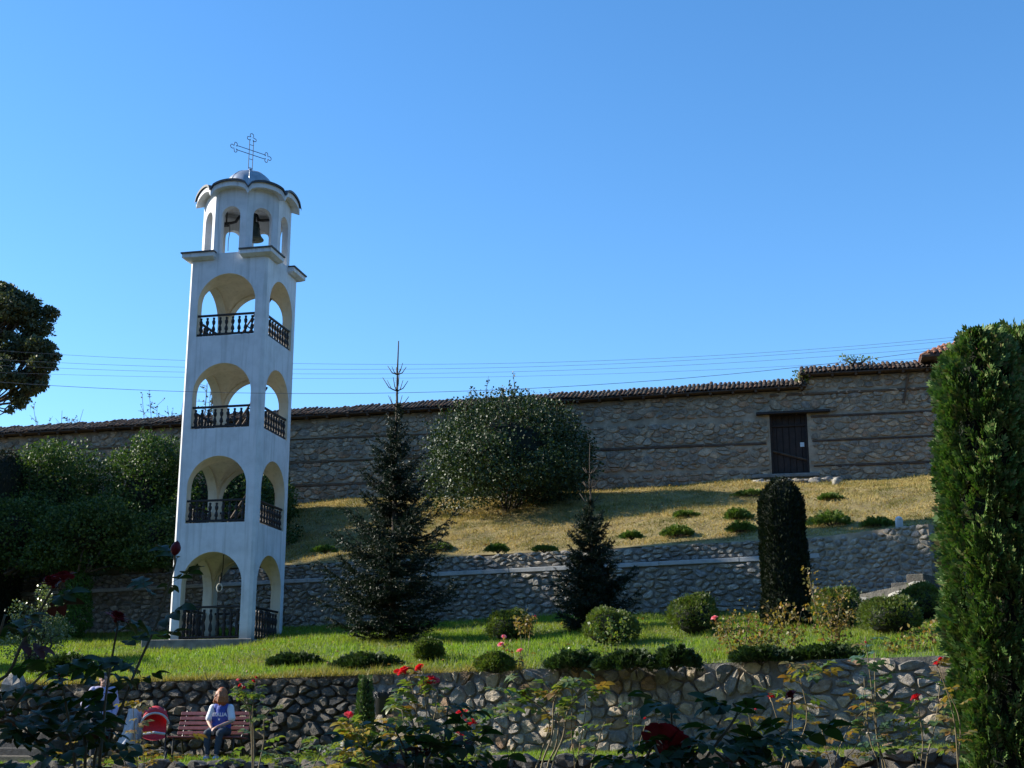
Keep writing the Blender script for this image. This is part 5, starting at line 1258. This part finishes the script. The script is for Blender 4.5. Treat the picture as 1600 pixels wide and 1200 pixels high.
def jk_fn(u, v):
    a = 2*math.pi*u; r_ = (.10+.10*v)*(1+.16*math.sin(a*5+v*4)+.1*math.sin(a*3)); return (r_*math.cos(a)*1.0-.12*v*v, r_*math.sin(a)*.7, 1.0-.72*v+.03*math.sin(a*3)*v)
MB().grid(28, 14, jk_fn).build('cloth', M['white_fabric'], jk, smooth=True)
MB().grid(10, 10, lambda u, v: (.04+.13*u+.02*math.sin(v*9), -.17+.05*u-.03*math.sin(u*7), .90-.55*v-.1*u)).build('sleeve', M['grey_fabric'], jk, smooth=True)
MB().ball((-.02,0,1.03), (.055,.055,.06), 10, 8).build('hood', M['black_metal'], jk, smooth=True)
# litter bin
p = on_bench(598, Yf(-2.4)-.75)
tb = thing('litter_bin', 'black litter bin lined with a plastic bag by the cobbled wall', 'litter bin', p)
hb = zat(1083, p.y)-p.z; MB().lathe([(.135,hb-.40), (.15,hb-.39), (.165,hb-.06), (.172,hb-.05), (.172,hb-.01), (.15,hb-.012), (.135,hb-.36)], 20).build('bucket', M['black_metal'], tb, smooth=True)
MB().tube([(0,.19,-.1), (0,.19,hb-.05)], .025, 8).build('post', M['black_metal'], tb); MB().bbox(-.05,.05,.16,.2,hb-.25,hb-.18,.005).build('bracket', M['black_metal'], tb)
def bag_fn(u, v):
    a = 2*math.pi*u; w = .012*math.sin(a*11)+.01*math.sin(a*17+1); r_ = (.15+.045*math.sin(v*math.pi*.9))+w*(.5+v); return (r_*math.cos(a), r_*math.sin(a), hb-.03+.055*math.sin(v*math.pi)-.10*max(0, v-.45)+.012*math.sin(a*7)*v)
MB().grid(48, 8, bag_fn).build('bag', M['bag'], tb, smooth=False)
# loose blocks at the foot of the wall
for i, (px, w, h, z, l) in enumerate(((519, .42, .20, 0, 'flat field stone lying at the foot of the dry stone wall'), (541, .26, .26, .19, 'squared pale block resting on the field stones'), (536, .22, .18, 0, 'small rounded stone under the squared pale block'), (552, .3, .22, 0, 'rounded boulder below the yellow leaved rose'))):
    b = on_bench(px, Yf(-3.4)-.55-.1*(i % 2)); t = thing('loose_stone', l, 'stone', b+Vector((0,0,z)), i*.7, 'loose stones by the wall')
    bm = bmesh.new(); bmesh.ops.create_icosphere(bm, subdivisions=2, radius=1); rg = random.Random(i)
    for v in bm.verts:
        c = v.co; e = .62 if i != 1 else .38
        v.co = Vector((math.copysign(abs(c.x)**e, c.x)*w*.5, math.copysign(abs(c.y)**e, c.y)*w*.42, h*.5+math.copysign(abs(c.z)**e, c.z)*h*.5))*rg.uniform(.95, 1.05)
    m = MB().add([v.co[:] for v in bm.verts], [[v.index for v in f.verts] for f in bm.faces]); bm.free(); m.build('boulder', M['pale_stone' if i == 1 else 'terrace_stone'], t, smooth=True)
# stone steps at the far left
b = on_bench(28, Yf(-11.5)-1.6)
st = thing('left_steps', 'dark stone steps at the left end of the dry stone wall', 'steps', b, -.27)
for i in range(6): MB().bbox(-1.3, .45-.02*i, -.1+i*.30, .24+i*.30, -.3+i*.12, .02+.155*(i+1), .025).build('step', M['drystone'], st)
V, F = stone_geo((0,0), [(-.3,-.25), (.28,-.25), (.2,.1), (.02,.34), (-.25,.2)], .25, 10, random.Random(3), .3)
q = at(26, 1068, Yf(-10.8)-.2)
t = thing('corner_rock', 'rough pointed rock on the corner of the wall at the left edge', 'rock', q); MB().add(V, F).build('boulder', M['terrace_stone'], t, loc=(0,0,.0))
t.location.z -= .05

# ------------------------------------------------------------------ people
M['skin'] = mat_plain('skin', [(.42,.24,.17), (.50,.30,.215)], 6, .55, .1, .002)
M['hair_auburn'] = mat_plain('auburn_hair', [(.20,.05,.012), (.34,.10,.02), (.46,.17,.045)], 40, .45, .6, .01)
M['hair_dark'] = mat_plain('dark_hair', [(.02,.016,.014), (.045,.035,.03)], 40, .5, .6, .01)
M['blue_jersey'] = mat_plain('blue_jersey', [(.03,.065,.32), (.045,.085,.40)], 12, .7, .3, .004)
M['white_jersey'] = mat_plain('white_jersey', [(.66,.68,.74), (.76,.78,.82)], 12, .7, .3, .004)
M['lavender'] = mat_plain('lavender_shirt', [(.36,.34,.52), (.46,.44,.62)], 8, .8, .4, .008)
M['jeans'] = mat_plain('dark_jeans', [(.03,.04,.055), (.05,.062,.08)], 18, .85, .4, .004)
M['trousers'] = mat_plain('dark_trousers', [(.02,.02,.028), (.035,.035,.045)], 18, .85, .4, .004)
M['shoe'] = mat_plain('pale_shoe', [(.35,.4,.55), (.5,.55,.65)], 18, .6, .2, .004)
M['eye'] = mat_plain('eye', [(.02,.015,.012), (.03,.02,.015)], 18, .2, 0)
def caps(m, pts, rad, seg=10):
    m.tube(pts, rad, seg)
    for p, r_ in zip(pts, rad): m.ball(p, r_, seg, 6)
def soft(m, name, mat, parent, vox=.012, it=4):
    o = m.build(name, mat, parent, smooth=True); r = o.modifiers.new('join', 'REMESH'); r.mode = 'VOXEL'; r.voxel_size = vox; r.use_smooth_shade = True
    s = o.modifiers.new('relax', 'SMOOTH'); s.iterations = it; s.factor = .5; return o
def hand(m, wrist, d, n, side):
    """palm and five fingers, curled; d along the hand, n palm normal"""
    w, d, n = Vector(wrist), Vector(d).normalized(), Vector(n).normalized(); x = d.cross(n).normalized()*side
    for k in (-1, 0, 1): caps(m, [w, w+d*.05+x*k*.022, w+d*.085+x*k*.026], [.022,.020,.017], 8)
    for k, l in ((-1.5,.062), (-.5,.075), (.5,.07), (1.5,.055)):
        b = w+d*.088+x*k*.019; caps(m, [b, b+d*l*.5+n*.010, b+d*l*.8+n*.032, b+d*l*.85+n*.052], [.0105,.0098,.009,.008], 7)
    b = w+d*.03-x*.03; caps(m, [b, b-x*.025+d*.03+n*.012, b-x*.028+d*.06+n*.03], [.013,.0115,.010], 7)
def head(m, c, f, parent_parts):
    """skull, jaw, nose, ears, neck joint; c head centre, f facing direction"""
    c, f = Vector(c), Vector(f).normalized(); u = Vector((0,0,1)); s = f.cross(u).normalized(); Mx = Matrix((s, f, u)).transposed()
    m.ball(c+Vector((0,0,.02)), (.076,.095,.10), 16, 12, Mx); m.ball(c+f*.035-u*.055, (.055,.062,.06), 14, 10, Mx); m.ball(c+f*.072-u*.095, (.03,.025,.022), 10, 8, Mx)
    caps(m, [c+f*.098+u*.012, c+f*.118-u*.022], [.010,.015], 8)
    for k in (-1, 1): m.ball(c+s*k*.078-u*.01-f*.005, (.012,.022,.032), 8, 6, Mx)
    caps(m, [c+f*.088-u*.056-s*.02, c+f*.094-u*.056, c+f*.088-u*.056+s*.02], [.008,.010,.008], 7)
    return s, u
wp = Vector((bX, bY, bz_)) + Matrix.Rotation(BR, 3, 'Z') @ Vector((.24, .02, 0))
wm = thing('person', 'seated person with auburn hair in a blue and white jersey on the red bench', 'person', wp, BR+.05, 'people in the garden')
m = MB(); HC = Vector((-.02,-.02,1.235)); FD = Vector((-.80,-.60,-.08))
s_, u_ = head(m, HC, FD, wm)
caps(m, [(0,.02,1.00), (-.005,.0,1.08), (-.015,-.015,1.16)], [.06,.052,.05])
caps(m, [(0,.06,.52), (0,.08,.66), (0,.06,.82), (0,.03,.95)], [.14,.125,.13,.11])
ELB = [(-.245,-.02,.73), (.25,-.04,.73)]; WR = [(-.09,-.27,.60), (.03,-.29,.62)]; SH = [(-.175,.03,.985), (.175,.03,.985)]
for k in (0, 1):
    caps(m, [SH[k], Vector(SH[k]).lerp(Vector(ELB[k]), .5), ELB[k], Vector(ELB[k]).lerp(Vector(WR[k]), .45), WR[k]], [.055,.045,.038,.036,.025])
    d = Vector(WR[k])-Vector(ELB[k]); hand(m, WR[k], d+Vector((0,0,-.05)), (0,0,-1), 1 if k else -1)
KN = [(-.12,-.42,.50), (.13,-.42,.50)]; AN = [(-.10,-.42,.09), (.10,-.46,.09)]
for k in (0, 1):
    caps(m, [((-.09,.09)[k],.03,.53), ((-.11,.12)[k],-.2,.53), KN[k], Vector(KN[k]).lerp(Vector(AN[k]), .35), AN[k]], [.088,.075,.056,.054,.036]); caps(m, [AN[k], Vector(AN[k])+Vector((0,-.12,-.055))], [.036,.026])
soft(m, 'body', M['skin'], wm, .0075, 3)
for k in (-1, 1): MB().ball(HC+FD.normalized()*.088+s_*k*.032+Vector((0,0,.018)), .011, 8, 6).build('eye', M['eye'], wm)
m = MB(); s3 = FD.normalized()
m.ball(HC+Vector((0,0,.04))-s3*.03, (.108,.108,.115), 14, 10); m.ball(HC-s3*.045-Vector((0,0,.04)), (.09,.085,.11), 12, 8)
for i in range(30):                                     # shoulder length locks around the back and sides
    a = -2.2+4.4*i/29; d = (Matrix.Rotation(a, 3, 'Z') @ (-s3)); d.z = 0
    caps(m, [HC+d*.09+Vector((0,0,.05)), HC+d*(.118+.012*math.sin(i*1.9))+Vector((0,0,-.04)), HC+d*(.13+.015*math.sin(i*3.1))+Vector((0,0,-.13)), HC+d*(.085+.02*math.sin(i*2.3))+Vector((0,0,-.185-.02*math.sin(i*1.7)))], [.030,.032,.028,.012], 7)
soft(m, 'hair', M['hair_auburn'], wm, .009, 1)
def torso_shirt(name, mat, z0, z1, extra=.0):
    m = MB(); caps(m, [(0,.06,z0), (0,.08,z0+(z1-z0)*.33), (0,.06,z0+(z1-z0)*.7), (0,.03,z1)], [.155+extra,.15+extra,.15+extra,.12+extra], 16)
    return m
m = torso_shirt('jersey', None, .54, .955); caps(m, [(-.10,.03,.99), (.10,.03,.99)], [.085,.085]); caps(m, [(-.13,.04,.80), (.13,.04,.80)], [.10,.10]); caps(m, [(-.11,.05,.64), (.11,.05,.64)], [.10,.10])
js = soft(m, 'jersey', M['blue_jersey'], wm, .011, 6)
for k in (0, 1):
    S, E = Vector(SH[k]), Vector(ELB[k]); m = MB(); caps(m, [S+Vector((.0,0,.0)), S.lerp(E, .35), S.lerp(E, .78)], [.079,.074,.076], 12); soft(m, 'sleeve', M['white_jersey'], js, .011, 4)
def lettering(txt, size, mat, parent, fn, name='lettering'):
    cu = bpy.data.curves.new('t', 'FONT'); cu.body = txt; cu.size = size; cu.align_x = 'CENTER'; cu.extrude = .002; cu.offset = .0025; to = bpy.data.objects.new('t', cu); COL.objects.link(to)
    dg = bpy.context.evaluated_depsgraph_get(); me = bpy.data.meshes.new_from_object(to.evaluated_get(dg)); bpy.data.objects.remove(to, do_unlink=True)
    for v in me.vertices: v.co = fn(v.co.x, v.co.y, v.co.z)
    me.materials.clear(); me.materials.append(mat); o = bpy.data.objects.new(name, me); link(o, parent); return o
def chest(x, y, z): return Vector((x, -.100+1.2*x*x-z*.5, .825+y))
lettering('ITALIA', .10, M['white_jersey'], js, chest)
MB().add([(math.sin(i*math.pi/5)*(.03 if i % 2 == 0 else .014), chest(math.sin(i*math.pi/5)*.03,0,0).y-.006, .765+math.cos(i*math.pi/5)*(.03 if i % 2 == 0 else .014)) for i in range(10)], [tuple(range(10))]).build('emblem', M['white_jersey'], js)
m = MB()
caps(m, [(-.08,.06,.53), (.08,.06,.53)], [.135,.135])
for k in (0, 1): caps(m, [((-.09,.09)[k],.03,.53), ((-.11,.12)[k],-.2,.535), KN[k], Vector(KN[k]).lerp(Vector(AN[k]), .4), Vector(AN[k])+Vector((0,0,.04))], [.105,.092,.074,.068,.055], 12)
soft(m, 'trousers', M['jeans'], wm, .012, 4)
for k in (0, 1):
    m = MB(); caps(m, [Vector(AN[k])+Vector((0,.03,-.045)), Vector(AN[k])+Vector((0,-.05,-.05)), Vector(AN[k])+Vector((0,-.13,-.058))], [.045,.043,.036]); soft(m, 'shoe', M['shoe'], wm, .01, 2)
# standing person behind the roses
Yp = bY-.3; pX = (157-800)/FPX*depth(Yp, 0); pz = bench_z(pX, Yp)
pm_ = thing('person', 'person standing in a lavender shirt and dark trousers with one hand on the hip', 'person', (pX, Yp, pz), .15, 'people in the garden')
m = MB(); HC = Vector((0,-.03,1.60)); FD = Vector((.25,-.96,-.12)); s_, u_ = head(m, HC, FD, pm_)
caps(m, [(0,.01,1.36), (0,0,1.45), (0,-.015,1.53)], [.065,.058,.056]); caps(m, [(0,.0,.95), (0,.01,1.12), (0,.01,1.28), (0,.01,1.38)], [.13,.125,.135,.10])
SH = [(-.19,.01,1.39), (.19,.01,1.39)]; ELB = [(-.36,.02,1.13), (.27,.03,1.10)]; WR = [(-.19,-.08,1.01), (.24,-.08,.90)]
for k in (0, 1):
    caps(m, [SH[k], Vector(SH[k]).lerp(Vector(ELB[k]), .5), ELB[k], Vector(ELB[k]).lerp(Vector(WR[k]), .45), WR[k]], [.058,.048,.041,.038,.027]); hand(m, WR[k], Vector(WR[k])-Vector(ELB[k]), ((1,0,-.2) if k == 0 else (-1,0,0)), 1 if k else -1)
for k in (-1, 1): caps(m, [(k*.09,0,.93), (k*.105,0,.70), (k*.105,-.01,.49), (k*.105,.02,.36), (k*.105,.03,.09)], [.10,.085,.06,.058,.038]); caps(m, [(k*.105,.03,.06), (k*.12,-.12,.03)], [.038,.026])
soft(m, 'body', M['skin'], pm_, .0085, 3)
for k in (-1, 1): MB().ball(HC+FD.normalized()*.088+s_*k*.032+Vector((0,0,.018)), .011, 8, 6).build('eye', M['eye'], pm_)
m = MB(); s3 = FD.normalized(); m.ball(HC+Vector((0,0,.045))-s3*.02, (.09,.10,.098), 14, 10); m.ball(HC-s3*.05-Vector((0,0,.01)), (.08,.07,.09), 12, 8); soft(m, 'hair', M['hair_dark'], pm_, .01, 2)
m = MB(); caps(m, [(0,0,.93), (0,.01,1.10), (0,.01,1.27), (0,.01,1.37)], [.155,.148,.152,.115], 14); caps(m, [(-.11,.01,1.39), (.11,.01,1.39)], [.088,.088]); caps(m, [(-.09,0,.95), (.09,0,.95)], [.115,.115])
for k in (0, 1): caps(m, [SH[k], Vector(SH[k]).lerp(Vector(ELB[k]), .5), ELB[k], Vector(ELB[k]).lerp(Vector(WR[k]), .85)], [.082,.07,.062,.05], 12)
soft(m, 'shirt', M['lavender'], pm_, .012, 5)
m = MB(); caps(m, [(-.07,0,.92), (.07,0,.92)], [.135,.135])
for k in (-1, 1): caps(m, [(k*.09,0,.92), (k*.105,0,.70), (k*.107,-.01,.49), (k*.107,.02,.30), (k*.107,.03,.10)], [.118,.10,.082,.075,.07], 12)
soft(m, 'trousers', M['trousers'], pm_, .013, 4)
for k in (-1, 1):
    m = MB(); caps(m, [(k*.105,.06,.045), (k*.11,-.05,.045), (k*.12,-.14,.038)], [.045,.046,.036]); soft(m, 'shoe', M['rubber'], pm_, .011, 2)

# ------------------------------------------------------------------ overhead wires
M['wire'] = mat_plain('wire', [(.10,.10,.11), (.16,.16,.17)], 5, .5, 0)
def wire(label, pts, Y, r=.011):
    a, b, c = pts; n = 60; P = []
    for i in range(n+1):                     # parabola through three picture points, hung at distance Y, run past the frame
        x = -900+3300*i/n
        y = a[1]*(x-b[0])*(x-c[0])/((a[0]-b[0])*(a[0]-c[0]))+b[1]*(x-a[0])*(x-c[0])/((b[0]-a[0])*(b[0]-c[0]))+c[1]*(x-a[0])*(x-b[0])/((c[0]-a[0])*(c[0]-b[0])); P.append(at(x, y, Y))
    tag(MB().tube(P, r, 5).build('overhead_wire', M['wire'], smooth=True), label, 'wire', 'overhead wires')
wire('dark overhead wire passing in front of the tower at the second storey', ((90,603), (480,615), (1245,574)), 38.0, .007)
wire('topmost thin overhead wire above the wall', ((0,548), (700,569), (1490,527)), 60.0, .007)
wire('second thin overhead wire from the top', ((0,562), (700,576), (1490,532)), 60.5, .007)
wire('third thin overhead wire from the top', ((0,571), (700,583), (1490,541)), 61.0, .007)
wire('thin overhead wire just above the dark front wire', ((0,582), (700,590), (1490,556)), 61.5, .006)
# ------------------------------------------------------------------ unseen objects added behind and beside the viewer to shade the scene
M['shade_building_wall'] = mat_plain('shade_building_plaster', [(.20,.17,.14), (.27,.235,.20), (.33,.29,.25)], 1.2, .9, .4, .02)
M['glass'] = mat_plain('dark_glass', [(.02,.025,.03), (.03,.035,.04)], 2, .12, 0)
ch = thing('shade_building', 'long unseen building added behind the viewer to block sky light', 'shade_building', (0, -9, -1.6), 0)  # unseen building, added to keep low sky light off the garden
MB().box(-24, 24, -14, 0, -.3, 11).build('wall', M['shade_building_wall'], ch)
MB().add([(-25,1,11.003),(25,1,11.003),(25,-15,11.003),(-25,-15,11.003),(-21,-7,15.5),(21,-7,15.5)], [(0,1,5,4),(1,2,5),(2,3,4,5),(3,0,4),(3,2,1,0)]).build('roof', M['tile'], ch)
for i in range(9):
    w = MB().bbox(-.9, .9, -.05, .06, 0, 3.4, .03).build('window', M['oldwood'], ch, loc=(-20+5*i, 0, 3)); MB().box(-.75, .75, .062, .075, .15, 3.25).build('pane', M['glass'], w)
rg = random.Random(5); LM = []
for i in range(22):
    a = rg.uniform(0, 6.28); q = rg.uniform(0, 1); LM.append(((math.cos(a)*1.9*math.sqrt(q), math.sin(a)*2.3*math.sqrt(q), rg.uniform(3.6, 8.6)), (1.2,1.2,1.0)))
leafy_tree('shade_tree', 'broad leafy tree added left of the viewer, unseen, to shade the near roses', (-8.6, 4.7, -1.6), 8.4, LM, 14000, .22, 'hedge', .25)  # unseen tree, added so the near roses fall in shade

# unseen evergreens added at the left to shade terrace wall and hedge foot
for x, y, top, rad, lab, sd in ((-22.0, 46.3, 16.3, 1.75, 'tall slim cypress added left of the picture to shade the terrace wall', 41), (-21.8, 50.6, 10.6, 2.0, 'shorter broad cypress added left of the picture to shade the hedge foot', 42), (-19.6, 36.5, 7.2, 1.3, 'low cypress added left of the picture by the lawn for shade', 43)):
    zz = hill_z(x, y) if y > Ym(x) else lawn_z(x, y)
    column('added_cypress', lab, (x, y, zz), top-zz, rad, prof_col, 5000, .3, 'thuja_dark', 'cypress', 'unseen cypresses added for shade', sd, .1, .9)
# unseen wooded ridge added behind the viewer to cut the sky fill
M['forest'] = mat_plain('forest', [(.025,.035,.012), (.04,.055,.02), (.06,.065,.03)], .08, .95, 1.0, 3.0, space='Object')
def hill_fn(u, v):
    a = R(62)+u*R(236); r_ = 110+480*v; k = math.sin(min(1, u*5, (1-u)*5)*math.pi/2)
    h = 150*math.sin(v*math.pi*.5)*k*(.85+.15*math.sin(a*5+1)+.08*math.sin(a*13))
    return (math.sin(a)*r_, math.cos(a)*r_, -1.62+h+2.5*math.sin(a*40+v*30)*v)
tag(MB().grid(120, 24, hill_fn).build('shade_hills', M['forest'], smooth=True), kind='structure')
